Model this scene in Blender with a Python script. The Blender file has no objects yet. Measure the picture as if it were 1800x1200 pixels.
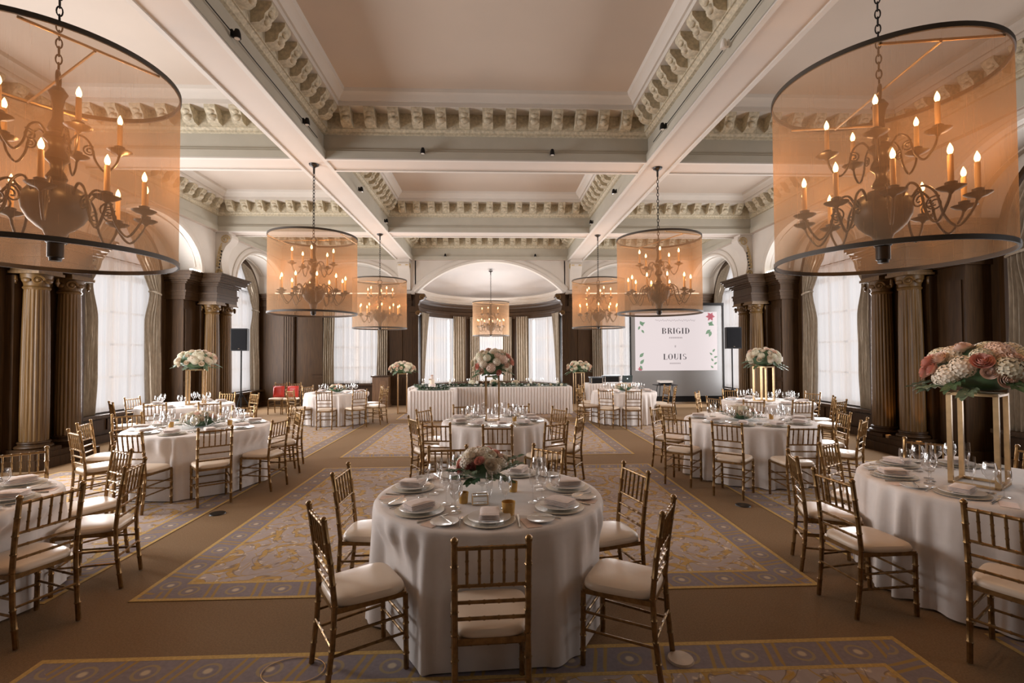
import bpy, math, random
from math import sin, cos, pi, radians, sqrt, hypot, atan2, degrees, floor as ifloor
from mathutils import Vector, Matrix, Euler
random.seed(7)
S = bpy.context.scene
COL = S.collection

# ------------------------------------------------------------------ camera, world, exposure
CAM = Vector((0.0675, 0.0, 1.7708))
cam_d = bpy.data.cameras.new('camera'); cam = bpy.data.objects.new('camera', cam_d); COL.objects.link(cam)
cam_d.sensor_width = 36.0; cam_d.lens = 864.07 / 1800 * 36.0; cam_d.clip_start = 0.05; cam_d.clip_end = 200
_r, _f, _u = ((0.999221, -0.039166, -0.004825), (0.039270, 0.998946, 0.023765), (0.003889, -0.023936, 0.999706))
cam.matrix_world = Matrix(((_r[0], _u[0], -_f[0], CAM[0]), (_r[1], _u[1], -_f[1], CAM[1]), (_r[2], _u[2], -_f[2], CAM[2]), (0, 0, 0, 1)))
S.camera = cam
S.view_settings.view_transform = 'Standard'; S.view_settings.look = 'None'
S.view_settings.gamma = 1.0; S.view_settings.use_curve_mapping = False
S.view_settings.exposure = 0.0
w = bpy.data.worlds.new('sky'); S.world = w; w.use_nodes = True
w.node_tree.nodes['Background'].inputs[0].default_value = (0.98, 0.97, 1.0, 1)
w.node_tree.nodes['Background'].inputs[1].default_value = 0.75
S.cycles.max_bounces = 7; S.cycles.diffuse_bounces = 4; S.cycles.glossy_bounces = 3
S.cycles.transparent_max_bounces = 24; S.cycles.caustics_reflective = False; S.cycles.caustics_refractive = False
S.cycles.sample_clamp_indirect = 4.0

WIN_E = 0.34       # glow put into the sheer curtain material to stand for daylight
DAY = 44.0        # daylight coming in per square metre of window
BULB_W = 34.0     # warm light of one chandelier
def daylight(name, loc, direction, sx, sz, power=1.0, color=(1.0, 0.98, 0.99)):
    d = bpy.data.lights.new(name, 'AREA'); d.shape = 'RECTANGLE'; d.size = sx; d.size_y = sz
    d.energy = DAY * sx * sz * power; d.color = color
    o = bpy.data.objects.new(name, d); COL.objects.link(o); o.location = loc
    o.rotation_euler = Vector(direction).to_track_quat('-Z', 'Y').to_euler()
    return o

# ------------------------------------------------------------------ materials
def nodes(name):
    m = bpy.data.materials.new(name); m.use_nodes = True
    nt = m.node_tree; b = nt.nodes['Principled BSDF']; o = nt.nodes['Material Output']
    return m, nt, b, o
def mat(name, c, rough=0.6, metal=0.0, var=0.12, scale=8.0, stretch=(1, 1, 1), bump=0.0, spec=0.5, sheen=0.0, bscale=None):
    m, nt, b, o = nodes(name); N = nt.nodes.new; L = nt.links.new
    tc = N('ShaderNodeTexCoord'); mp = N('ShaderNodeMapping'); mp.inputs['Scale'].default_value = stretch
    L(tc.outputs['Object'], mp.inputs[0])
    nz = N('ShaderNodeTexNoise'); nz.inputs['Scale'].default_value = scale; nz.inputs['Detail'].default_value = 4
    L(mp.outputs[0], nz.inputs['Vector'])
    cr = N('ShaderNodeValToRGB'); cr.color_ramp.elements[0].position = 0.3; cr.color_ramp.elements[1].position = 0.7
    cr.color_ramp.elements[0].color = tuple(x * (1 - var) for x in c) + (1,)
    cr.color_ramp.elements[1].color = tuple(min(1, x * (1 + var)) for x in c) + (1,)
    L(nz.outputs['Fac'], cr.inputs[0]); L(cr.outputs[0], b.inputs['Base Color'])
    b.inputs['Roughness'].default_value = rough; b.inputs['Metallic'].default_value = metal
    b.inputs['Specular IOR Level'].default_value = spec; b.inputs['Sheen Weight'].default_value = sheen
    b.inputs['Sheen Tint'].default_value = tuple(min(1, x * 2 + .25) for x in c) + (1,)
    if bump:
        n2 = nz
        if bscale:
            n2 = N('ShaderNodeTexNoise'); n2.inputs['Scale'].default_value = bscale; L(mp.outputs[0], n2.inputs['Vector'])
        bp = N('ShaderNodeBump'); bp.inputs['Strength'].default_value = bump; bp.inputs['Distance'].default_value = 0.01
        L(n2.outputs['Fac'], bp.inputs['Height']); L(bp.outputs[0], b.inputs['Normal'])
    return m
def emit(name, c, e):
    m, nt, b, o = nodes(name); b.inputs['Base Color'].default_value = (*[x * .12 for x in c], 1); b.inputs['Specular IOR Level'].default_value = 0.1
    b.inputs['Emission Color'].default_value = (*c, 1); b.inputs['Emission Strength'].default_value = e
    return m
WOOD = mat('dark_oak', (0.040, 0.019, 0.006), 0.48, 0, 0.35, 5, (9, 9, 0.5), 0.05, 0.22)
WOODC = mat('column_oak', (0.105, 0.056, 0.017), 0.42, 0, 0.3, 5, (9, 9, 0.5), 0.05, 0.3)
WOODL = mat('lectern_oak', (0.16, 0.085, 0.04), 0.4, 0, 0.3, 5, (9, 9, 0.6))
PLASTER = mat('cream_plaster', (0.62, 0.575, 0.52), 0.75, 0, 0.03, 2)
SOFF = mat('soffit_plaster', (0.60, 0.525, 0.46), 0.85, 0, 0.03, 1)
CEIL = mat('ceiling_plaster', (0.55, 0.47, 0.40), 0.85, 0, 0.03, 1)
BAND = mat('grey_green_paint', (0.43, 0.40, 0.33), 0.7, 0, 0.04, 3)
LEAFP = mat('carved_plaster', (0.52, 0.46, 0.34), 0.7, 0, 0.25, 22)
GILT = mat('gilded_plaster', (0.50, 0.38, 0.20), 0.5, 0.2, 0.4, 26)
DOME = mat('dome_plaster', (0.60, 0.57, 0.55), 0.85, 0, 0.03, 1)
BLACK = mat('black_metal', (0.010, 0.009, 0.009), 0.6, 0.0, 0.1, spec=0.2)
BRONZE = mat('dark_bronze', (0.014, 0.009, 0.005), 0.38, 0.1, 0.25, 12)
BRASSRIM = mat('shade_band', (0.055, 0.04, 0.026), 0.6, 0, 0.1)
GOLD = mat('gold_chair_paint', (0.235, 0.135, 0.050), 0.33, 0.7, 0.3, 30)
GOLDS = mat('brushed_gold', (0.62, 0.42, 0.22), 0.32, 0.85, 0.1, 20)
SEAT = mat('ivory_vinyl', (0.70, 0.57, 0.44), 0.36, 0, 0.03, 6)
CLOTH = mat('white_linen', (0.74, 0.68, 0.64), 0.85, 0, 0.02, 30, (1, 1, 1), 0.06, 0.2, 0.1, 400)
NAPK = mat('blush_napkin', (0.78, 0.68, 0.63), 0.85, 0, 0.05, 30)
CHINA = mat('white_china', (0.80, 0.77, 0.73), 0.15, 0, 0.02)
SILVER = mat('silver_cutlery', (0.75, 0.72, 0.68), 0.2, 1.0, 0.05)
CHARGER = mat('pale_gilt_charger', (0.74, 0.66, 0.54), 0.25, 0.25, 0.05)
CARD = mat('menu_card', (0.70, 0.52, 0.42), 0.7, 0, 0.08, 40)
DRAPE = mat('taupe_velvet', (0.33, 0.28, 0.215), 0.75, 0, 0.18, 14, (3, 3, 0.6), 0.05, 0.3, 0.4)
LEAF = mat('green_leaf', (0.055, 0.115, 0.05), 0.5, 0, 0.4, 14)
LEAF2 = mat('eucalyptus_leaf', (0.13, 0.20, 0.13), 0.55, 0, 0.3, 14)
def petal(name, c1, c2):
    m, nt, b, o = nodes(name); N = nt.nodes.new; L = nt.links.new
    oi = N('ShaderNodeTexCoord'); nz = N('ShaderNodeTexNoise'); nz.inputs['Scale'].default_value = 30
    L(oi.outputs['Object'], nz.inputs['Vector'])
    mx = N('ShaderNodeMix'); mx.data_type = 'RGBA'
    mx.inputs['A'].default_value = (*c1, 1); mx.inputs['B'].default_value = (*c2, 1)
    L(nz.outputs['Fac'], mx.inputs['Factor']); L(mx.outputs['Result'], b.inputs['Base Color'])
    b.inputs['Roughness'].default_value = 0.6; b.inputs['Subsurface Weight'].default_value = 0.0
    return m
P_CREAM = petal('cream_petal', (0.80, 0.68, 0.52), (0.86, 0.78, 0.66))
P_BLUSH = petal('blush_petal', (0.80, 0.57, 0.46), (0.86, 0.69, 0.58))
P_PINK = petal('pink_petal', (0.72, 0.32, 0.26), (0.80, 0.48, 0.40))
P_MAUVE = petal('mauve_petal', (0.30, 0.10, 0.09), (0.50, 0.22, 0.18))
P_WHITE = petal('hydrangea_petal', (0.72, 0.68, 0.48), (0.82, 0.79, 0.66))
def glass():
    m, nt, b, o = nodes('clear_glass'); N = nt.nodes.new; L = nt.links.new
    t = N('ShaderNodeBsdfTransparent'); t.inputs[0].default_value = (0.96, 0.96, 0.96, 1)
    g = N('ShaderNodeBsdfGlossy'); g.inputs['Roughness'].default_value = 0.04; g.inputs[0].default_value = (1, 1, 1, 1)
    lw = N('ShaderNodeLayerWeight'); lw.inputs['Blend'].default_value = 0.22
    mx = N('ShaderNodeMixShader'); L(lw.outputs['Facing'], mx.inputs[0]); L(t.outputs[0], mx.inputs[1]); L(g.outputs[0], mx.inputs[2])
    L(mx.outputs[0], o.inputs['Surface']); return m
GLASS = glass()
def pane():
    m, nt, b, o = nodes('window_glass'); N = nt.nodes.new; L = nt.links.new
    t = N('ShaderNodeBsdfTransparent'); g = N('ShaderNodeBsdfGlossy'); g.inputs['Roughness'].default_value = 0.02
    mx = N('ShaderNodeMixShader'); mx.inputs[0].default_value = 0.06
    L(t.outputs[0], mx.inputs[1]); L(g.outputs[0], mx.inputs[2]); L(mx.outputs[0], o.inputs['Surface']); return m
PANE = pane()
def sheer():
    m, nt, b, o = nodes('white_voile'); N = nt.nodes.new; L = nt.links.new
    t = N('ShaderNodeBsdfTransparent'); d = N('ShaderNodeBsdfTranslucent'); d.inputs[0].default_value = (0.85, 0.82, 0.80, 1)
    e = N('ShaderNodeEmission'); e.inputs[0].default_value = (1.0, 0.94, 0.93, 1); e.inputs[1].default_value = WIN_E  # the cloth itself glows, in place of daylight behind it
    a = N('ShaderNodeAddShader'); L(d.outputs[0], a.inputs[0]); L(e.outputs[0], a.inputs[1])
    mx = N('ShaderNodeMixShader'); mx.inputs[0].default_value = 0.72
    L(t.outputs[0], mx.inputs[1]); L(a.outputs[0], mx.inputs[2]); L(mx.outputs[0], o.inputs['Surface']); return m
SHEER = sheer()
def organza():
    m, nt, b, o = nodes('copper_organza'); N = nt.nodes.new; L = nt.links.new
    tc = N('ShaderNodeTexCoord'); mp = N('ShaderNodeMapping'); mp.inputs['Scale'].default_value = (60, 60, 1.0)
    nz = N('ShaderNodeTexNoise'); nz.inputs['Scale'].default_value = 3; L(tc.outputs['Object'], mp.inputs[0]); L(mp.outputs[0], nz.inputs['Vector'])
    mr = N('ShaderNodeMapRange'); mr.inputs['To Min'].default_value = 0.42; mr.inputs['To Max'].default_value = 0.49
    L(nz.outputs['Fac'], mr.inputs['Value'])
    t = N('ShaderNodeBsdfTransparent'); t.inputs[0].default_value = (0.92, 0.85, 0.78, 1)
    d = N('ShaderNodeBsdfDiffuse'); d.inputs[0].default_value = (0.42, 0.29, 0.18, 1)
    tr = N('ShaderNodeBsdfTranslucent'); tr.inputs[0].default_value = (0.62, 0.38, 0.23, 1)
    m1 = N('ShaderNodeMixShader'); m1.inputs[0].default_value = 0.22; L(d.outputs[0], m1.inputs[1]); L(tr.outputs[0], m1.inputs[2])
    mx = N('ShaderNodeMixShader'); L(mr.outputs[0], mx.inputs[0]); L(t.outputs[0], mx.inputs[1]); L(m1.outputs[0], mx.inputs[2])
    L(mx.outputs[0], o.inputs['Surface']); return m
ORGANZA = organza()
FLAME = emit('bulb_glow', (1.0, 0.62, 0.25), 14.0)
CANDLE = mat('ivory_candle_tube', (0.72, 0.48, 0.25), 0.5, 0, 0.05)
LED = emit('cove_light_glow', (1.0, 0.92, 0.80), 5.0)

# tiny expression helper for pattern materials
class NX:
    def __init__(s, nt): s.nt = nt
    def m(s, op, a, b=None, c=None):
        n = s.nt.nodes.new('ShaderNodeMath'); n.operation = op
        for i, v in enumerate((a, b, c)):
            if v is None: continue
            if isinstance(v, (int, float)): n.inputs[i].default_value = v
            else: s.nt.links.new(v, n.inputs[i])
        return n.outputs[0]
    def step(s, v, e, soft=0.02):
        n = s.nt.nodes.new('ShaderNodeMapRange'); n.inputs['From Min'].default_value = e - soft; n.inputs['From Max'].default_value = e + soft
        s.nt.links.new(v, n.inputs['Value']); return n.outputs[0]
    def mix(s, f, a, b):
        n = s.nt.nodes.new('ShaderNodeMix'); n.data_type = 'RGBA'
        if isinstance(f, (int, float)): n.inputs['Factor'].default_value = f
        else: s.nt.links.new(f, n.inputs['Factor'])
        for k, v in (('A', a), ('B', b)):
            if isinstance(v, tuple): n.inputs[k].default_value = (*v, 1)
            else: s.nt.links.new(v, n.inputs[k])
        return n.outputs['Result']
def carpet_plain():
    m = mat('brown_carpet', (0.225, 0.140, 0.072), 0.95, 0, 0.16, 90, (1, 1, 1), 0.5, 0.1, 0.12, 260); return m
def noise(nt, vec, sc, det=3, dist=0.0):
    n = nt.nodes.new('ShaderNodeTexNoise'); n.inputs['Scale'].default_value = sc; n.inputs['Detail'].default_value = det
    n.inputs['Distortion'].default_value = dist
    nt.links.new(vec, n.inputs['Vector']); return n
def scroll_carpet():
    m, nt, b, o = nodes('scroll_pattern_carpet'); X = NX(nt); L = nt.links.new
    tc = nt.nodes.new('ShaderNodeTexCoord'); sep = nt.nodes.new('ShaderNodeSeparateXYZ')
    wn = noise(nt, tc.outputs['Object'], 2.2, 2)
    vm = nt.nodes.new('ShaderNodeVectorMath'); vm.operation = 'SCALE'; vm.inputs['Scale'].default_value = 0.34
    L(wn.outputs['Color'], vm.inputs[0])
    va = nt.nodes.new('ShaderNodeVectorMath'); va.operation = 'ADD'; L(tc.outputs['Object'], va.inputs[0]); L(vm.outputs[0], va.inputs[1])
    L(va.outputs[0], sep.inputs[0]); x, y = sep.outputs[0], sep.outputs[1]
    def spiral(P, ox, oy, arms, turns, lobes):
        gx = X.m('DIVIDE', X.m('ADD', x, ox), P); gy = X.m('DIVIDE', X.m('ADD', y, oy), P)
        u = X.m('SUBTRACT', X.m('FRACT', gx), 0.5); v = X.m('SUBTRACT', X.m('FRACT', gy), 0.5)
        wn = nt.nodes.new('ShaderNodeTexWhiteNoise'); wn.noise_dimensions = '2D'; cv = nt.nodes.new('ShaderNodeCombineXYZ')
        L(X.m('FLOOR', gx), cv.inputs[0]); L(X.m('FLOOR', gy), cv.inputs[1]); L(cv.outputs[0], wn.inputs['Vector'])
        sg = X.m('SUBTRACT', X.m('MULTIPLY', X.m('GREATER_THAN', wn.outputs['Value'], 0.5), 2.0), 1.0)
        r = X.m('SQRT', X.m('ADD', X.m('MULTIPLY', u, u), X.m('MULTIPLY', v, v)))
        th = X.m('MULTIPLY', X.m('ARCTAN2', v, u), sg)
        s_ = X.m('SINE', X.m('ADD', X.m('ADD', X.m('MULTIPLY', r, turns), X.m('MULTIPLY', th, arms)), X.m('MULTIPLY', wn.outputs['Value'], 12.0)))
        if lobes: s_ = X.m('ADD', s_, X.m('MULTIPLY', X.m('SINE', X.m('ADD', X.m('MULTIPLY', th, lobes), X.m('MULTIPLY', r, 55.0))), 0.34))
        return s_, r
    s1, r1 = spiral(0.62, 10.0, 10.0, 1, 22.0, 11.0)
    s2, r2 = spiral(0.47, 10.31, 10.42, 2, 15.0, 0)
    n1 = noise(nt, tc.outputs['Object'], 7.0, 3, 1.2)
    leaf = X.m('MULTIPLY', X.step(s1, 0.55, 0.12), X.step(n1.outputs['Fac'], 0.44, 0.05))
    stem = X.step(X.m('ABSOLUTE', X.m('SUBTRACT', s2, 0.2)), 0.16, 0.05)   # 0 on the stem
    stem = X.m('MULTIPLY', X.m('SUBTRACT', 1.0, stem), X.step(n1.outputs['Fac'], 0.42, 0.06))
    n2 = noise(nt, tc.outputs['Object'], 11.0, 2, 2.0)
    pale = X.m('MULTIPLY', X.step(n2.outputs['Fac'], 0.60, 0.03), X.step(s1, -0.2, 0.3))
    c = X.mix(n1.outputs['Fac'], (0.338, 0.272, 0.247), (0.454, 0.371, 0.338))
    c = X.mix(X.m('MULTIPLY', pale, 0.8), c, (0.726, 0.594, 0.446))
    c = X.mix(X.m('MULTIPLY', stem, 0.8), c, (0.429, 0.272, 0.074))
    c = X.mix(X.m('MULTIPLY', leaf, 0.85), c, (0.462, 0.272, 0.066))
    edge = X.m('MULTIPLY', X.step(s1, 0.30, 0.08), X.m('SUBTRACT', 1.0, X.step(s1, 0.62, 0.08)))
    c = X.mix(X.m('MULTIPLY', edge, 0.55), c, (0.140, 0.086, 0.043))
    L(c, b.inputs['Base Color']); b.inputs['Roughness'].default_value = 0.95; b.inputs['Specular IOR Level'].default_value = 0.1
    return m
def band_carpet():
    m, nt, b, o = nodes('medallion_border_carpet'); X = NX(nt); L = nt.links.new
    tc = nt.nodes.new('ShaderNodeTexCoord'); sep = nt.nodes.new('ShaderNodeSeparateXYZ'); L(tc.outputs['UV'], sep.inputs[0])
    u, v = sep.outputs[0], sep.outputs[1]
    P = 0.34
    cu = X.m('MULTIPLY', X.m('SUBTRACT', X.m('FRACT', X.m('DIVIDE', u, P)), 0.5), P)
    d = X.m('SQRT', X.m('ADD', X.m('POWER', X.m('DIVIDE', cu, 0.062), 2.0), X.m('POWER', X.m('DIVIDE', v, 0.062), 2.0)))
    ring = X.m('SUBTRACT', 1.0, X.step(X.m('ABSOLUTE', X.m('SUBTRACT', d, 1.0)), 0.14, 0.05))
    core = X.m('SUBTRACT', 1.0, X.step(d, 0.38, 0.1))
    sl = X.m('ABSOLUTE', X.m('SUBTRACT', X.m('ABSOLUTE', X.m('ADD', cu, X.m('MULTIPLY', v, 0.25))), 0.142))
    bars = X.m('SUBTRACT', 1.0, X.step(sl, 0.011, 0.004))
    nz = noise(nt, tc.outputs['Object'], 40, 2)
    c = X.mix(nz.outputs['Fac'], (0.198, 0.163, 0.168), (0.289, 0.239, 0.244))
    c = X.mix(X.m('MULTIPLY', bars, 0.85), c, (0.380, 0.239, 0.066))
    c = X.mix(X.m('MULTIPLY', ring, 0.7), c, (0.396, 0.289, 0.132))
    c = X.mix(X.m('MULTIPLY', core, 0.8), c, (0.627, 0.495, 0.330))
    L(c, b.inputs['Base Color']); b.inputs['Roughness'].default_value = 0.95; b.inputs['Specular IOR Level'].default_value = 0.1
    return m
CARPET = carpet_plain(); SCROLL = scroll_carpet(); BANDC = band_carpet()
GLINE = mat('gold_carpet_line', (0.50, 0.33, 0.12), 0.95, 0, 0.15, 60, (1, 1, 1), 0.0, 0.1)

# ------------------------------------------------------------------ mesh helpers
class MB:
    def __init__(s): s.v = []; s.f = []; s.uv = None
    def add(s, vs, fs, M=None):
        b = len(s.v)
        for p in vs:
            p = Vector(p)
            s.v.append(tuple(M @ p) if M else tuple(p))
        s.f += [tuple(b + i for i in f) for f in fs]; return s
    def box(s, x0, x1, y0, y1, z0, z1, M=None):
        vs = [(x, y, z) for z in (z0, z1) for y in (y0, y1) for x in (x0, x1)]
        return s.add(vs, [(0, 2, 3, 1), (4, 5, 7, 6), (0, 1, 5, 4), (2, 6, 7, 3), (0, 4, 6, 2), (1, 3, 7, 5)], M)
    def lathe(s, prof, n=24, c=(0, 0, 0), cap=True, M=None, wob=None):
        b = []; k = len(prof)
        for i in range(n):
            a = 2 * pi * i / n
            for j, (r, z) in enumerate(prof):
                rr = r * (wob(a, j) if wob else 1)
                b.append((c[0] + rr * cos(a), c[1] + rr * sin(a), c[2] + z))
        f = [(i * k + j, ((i + 1) % n) * k + j, ((i + 1) % n) * k + j + 1, i * k + j + 1) for i in range(n) for j in range(k - 1)]
        if cap:
            f.append(tuple(i * k for i in range(n))[::-1]); f.append(tuple(i * k + k - 1 for i in range(n)))
        return s.add(b, f, M)
    def tube(s, pts, r, n=8, closed=False, cap=True, M=None):
        P = [Vector(p) for p in pts]; m = len(P); vs = []
        R = r if isinstance(r, (list, tuple)) else [r] * m
        up = None
        for i in range(m):
            a = P[i - 1] if (i > 0 or closed) else P[i]; c = P[(i + 1) % m] if (i < m - 1 or closed) else P[i]
            t = (c - a); t = t.normalized() if t.length > 1e-9 else Vector((0, 0, 1))
            if up is None:
                up = Vector((1, 0, 0)) if abs(t.x) < 0.8 else Vector((0, 1, 0))
            e = (up - t * up.dot(t)).normalized(); g = t.cross(e); up = e
            for k in range(n):
                an = 2 * pi * k / n
                vs.append(P[i] + (e * cos(an) + g * sin(an)) * R[i])
        f = []
        for i in range(m if closed else m - 1):
            for k in range(n):
                f.append((i * n + k, i * n + (k + 1) % n, ((i + 1) % m) * n + (k + 1) % n, ((i + 1) % m) * n + k))
        if cap and not closed:
            f.append(tuple(range(n))[::-1]); f.append(tuple((m - 1) * n + k for k in range(n)))
        return s.add(vs, f, M)
    def prism(s, poly, h0, h1, M=None):
        n = len(poly)
        vs = [(x, y, h0) for x, y in poly] + [(x, y, h1) for x, y in poly]
        f = [tuple(range(n))[::-1], tuple(range(n, 2 * n))] + [(i, (i + 1) % n, n + (i + 1) % n, n + i) for i in range(n)]
        return s.add(vs, f, M)
    def grid(s, fn, nu, nv, M=None, wrap=False):
        vs = [fn(i / nu, j / nv) for i in range(nu + (0 if wrap else 1)) for j in range(nv + 1)]
        cu = nu if wrap else nu + 1
        f = [(i * (nv + 1) + j, ((i + 1) % cu) * (nv + 1) + j, ((i + 1) % cu) * (nv + 1) + j + 1, i * (nv + 1) + j + 1) for i in range(nu) for j in range(nv)]
        return s.add(vs, f, M)
    def ball(s, c, r, n=12, m=8, sc=(1, 1, 1), M=None):
        prof = [(r * sin(pi * j / m) + 1e-5, -r * cos(pi * j / m)) for j in range(m + 1)]
        T = Matrix.Translation(c) @ Matrix.Diagonal((*sc, 1))
        return s.lathe(prof, n, (0, 0, 0), True, (M @ T) if M else T)
    def ring(s, x0, x1, y0, y1, prof):
        # sweep an (inset, z) profile round a rectangle with mitred corners
        k = len(prof); vs = []
        for d, z in prof:
            vs += [(x0 + d, y0 + d, z), (x1 - d, y0 + d, z), (x1 - d, y1 - d, z), (x0 + d, y1 - d, z)]
        f = [(j * 4 + i, j * 4 + (i + 1) % 4, (j + 1) * 4 + (i + 1) % 4, (j + 1) * 4 + i) for j in range(k - 1) for i in range(4)]
        return s.add(vs, f)
    def sweep(s, path, prof):
        # path: list of (point, outward 2-D normal); prof: list of (outset, z) closed loop
        k = len(prof); vs = []
        for (px, py), (nx, ny) in path:
            for d, z in prof: vs.append((px + nx * d, py + ny * d, z))
        f = [(i * k + j, (i + 1) * k + j, (i + 1) * k + (j + 1) % k, i * k + (j + 1) % k) for i in range(len(path) - 1) for j in range(k)]
        f.append(tuple(range(k))); f.append(tuple((len(path) - 1) * k + j for j in range(k))[::-1])
        return s.add(vs, f)
    def mesh(s, name, m, ang=38):
        me = bpy.data.meshes.new(name); me.from_pydata([tuple(p) for p in s.v], [], s.f); me.update()
        if m: me.materials.append(m)
        if ang:
            me.shade_smooth(); me.set_sharp_from_angle(angle=radians(ang))
        return me
    def build(s, name, m, parent=None, loc=None, ang=38, mw=None):
        o = bpy.data.objects.new(name, s.mesh(name, m, ang)); COL.objects.link(o)
        if parent: o.parent = parent
        if loc: o.location = loc
        if mw: o.matrix_world = mw
        return o
def tag(o, label, cat, group=None):
    o['label'] = label; o['category'] = cat
    if group: o['group'] = group
    return o
def struct(o): o['kind'] = 'structure'; return o
def thing(name, label, cat, loc=(0, 0, 0), rz=0, group=None):
    o = bpy.data.objects.new(name, None); COL.objects.link(o); o.empty_display_size = 0.1
    o.location = loc; o.rotation_euler = (0, 0, rz); return tag(o, label, cat, group)
def dup(root, loc, rz, label, group=None, cat=None):
    r = root.copy(); COL.objects.link(r); r.location = loc; r.rotation_euler = (0, 0, rz); r['label'] = label
    if group: r['group'] = group
    for ch in list(root.children):
        c = ch.copy(); COL.objects.link(c); c.parent = r
        for g in list(ch.children):
            d = g.copy(); COL.objects.link(d); d.parent = c
    return r
def sroot(name):
    o = bpy.data.objects.new(name, None); COL.objects.link(o); return struct(o)

# ------------------------------------------------------------------ room constants
XW, XU, YB, YN = 7.92, 7.2, 17.1, -3.9        # window wall, upper wall face, back wall, near wall
PIER = [8.42 + 4.905 * k for k in (-2, -1, 0, 1)]
BAYS = [8.42 + 4.905 * (k + 0.5) for k in (-2, -1, 0, 1)]   # 1.06 5.97 10.87 15.78
BX, BW = 2.96, 0.28
ZS, ZC = 5.0, 5.95
ZE0, ZE1 = 3.13, 3.82

fl = MB().box(-8.6, 8.6, YN - .2, 21.5, -0.1, 0.0).build('floor', CARPET, ang=0); struct(fl)
# ------------------------------------------------------------------ walls with arched openings
def arch_wall(a0, a1, z0, z1, ops, to3, thick, mb=None, nseg=28):
    """wall in the (a, z) plane; ops = (centre, half width, sill, spring, rise, kind); to3(a, depth, z)"""
    mb = mb or MB()
    def top(a, o):
        c, hw, sill, sp, rise, kind = o; t = max(-1, min(1, (a - c) / hw))
        if kind == 'seg':
            R = (hw * hw + rise * rise) / (2 * rise); return sp + rise - R + sqrt(max(0, R * R - (a - c) ** 2))
        return sp + rise * sqrt(max(0, 1 - t * t))
    cl = lambda z: max(z0, min(z1, z))
    cuts = [a0]
    for o in sorted(ops):
        cuts += [o[0] - o[1] * cos(pi * i / nseg) for i in range(nseg + 1)]
    cuts.append(a1)
    def quad(p):
        k = len(mb.v); mb.v += [to3(*q) for q in p]; mb.f.append((k, k + 1, k + 2, k + 3))
    for i in range(len(cuts) - 1):
        a, b = cuts[i], cuts[i + 1]
        if b - a < 1e-6: continue
        o = next((o for o in ops if o[0] - o[1] - 1e-6 <= a and b <= o[0] + o[1] + 1e-6), None)
        if o is None: spans = [(z0, z0, z1, z1)]
        else:
            s = cl(o[2]); spans = [(z0, z0, s, s), (cl(top(a, o)), cl(top(b, o)), z1, z1)]
            ta, tb = cl(top(a, o)), cl(top(b, o))
            if max(top(a, o), top(b, o)) > z0 and min(ta, tb) < z1 - 1e-6: quad([(a, 0, ta), (b, 0, tb), (b, thick, tb), (a, thick, ta)])
            if z0 < o[2] < z1: quad([(a, 0, s), (b, 0, s), (b, thick, s), (a, thick, s)])
        for la, lb, ha, hb in spans:
            if ha - la < 1e-5 and hb - lb < 1e-5: continue
            quad([(a, 0, la), (b, 0, lb), (b, 0, hb), (a, 0, ha)]); quad([(a, thick, la), (a, thick, ha), (b, thick, hb), (b, thick, lb)])
    for o in ops:
        for e in (-1, 1):
            a = o[0] + e * o[1]; s, t = cl(o[2]), cl(top(a, o))
            if t - s > 1e-5: quad([(a, 0, s), (a, thick, s), (a, thick, t), (a, 0, t)])
    for a in (a0, a1): quad([(a, 0, z0), (a, thick, z0), (a, thick, z1), (a, 0, z1)])
    quad([(a0, 0, z1), (a1, 0, z1), (a1, thick, z1), (a0, thick, z1)])
    if not any(o[2] < z0 for o in ops): quad([(a0, 0, z0), (a1, 0, z0), (a1, thick, z0), (a0, thick, z0)])
    return mb
def arch_path(c, hw, z0, sp, rise, n=28):
    P = []
    if z0 < sp: P.append((c - hw, z0))
    P += [(c - hw * cos(pi * i / n), sp + rise * sin(pi * i / n)) for i in range(n + 1)]
    if z0 < sp: P.append((c + hw, z0))
    return P
def seg_path(c, hw, sp, rise, n=36):
    R = (hw * hw + rise * rise) / (2 * rise); t0 = math.asin(hw / R)
    return [(c + R * sin(-t0 + 2 * t0 * i / n), sp + rise - R + R * cos(-t0 + 2 * t0 * i / n)) for i in range(n + 1)]
def arch_mould(P, prof, to3, mb=None):
    """sweep (outward offset, depth) profile along a 2-D path"""
    mb = mb or MB(); k = len(prof); n = len(P); b = len(mb.v)
    for i in range(n):
        a, c = P[max(0, i - 1)], P[min(n - 1, i + 1)]
        tx, tz = c[0] - a[0], c[1] - a[1]; l = hypot(tx, tz) or 1
        nx, nz = -tz / l, tx / l
        for d, dep in prof: mb.v.append(to3(P[i][0] + nx * d, dep, P[i][1] + nz * d))
    for i in range(n - 1):
        for j in range(k): mb.f.append((b + i * k + j, b + (i + 1) * k + j, b + (i + 1) * k + (j + 1) % k, b + i * k + (j + 1) % k))
    mb.f.append(tuple(b + j for j in range(k))); mb.f.append(tuple(b + (n - 1) * k + j for j in range(k)))
    return mb
WOP = lambda c, hw=1.12: (c, hw, 0.58, 3.55, 1.14, 'ell')
win_no = [0]
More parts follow.
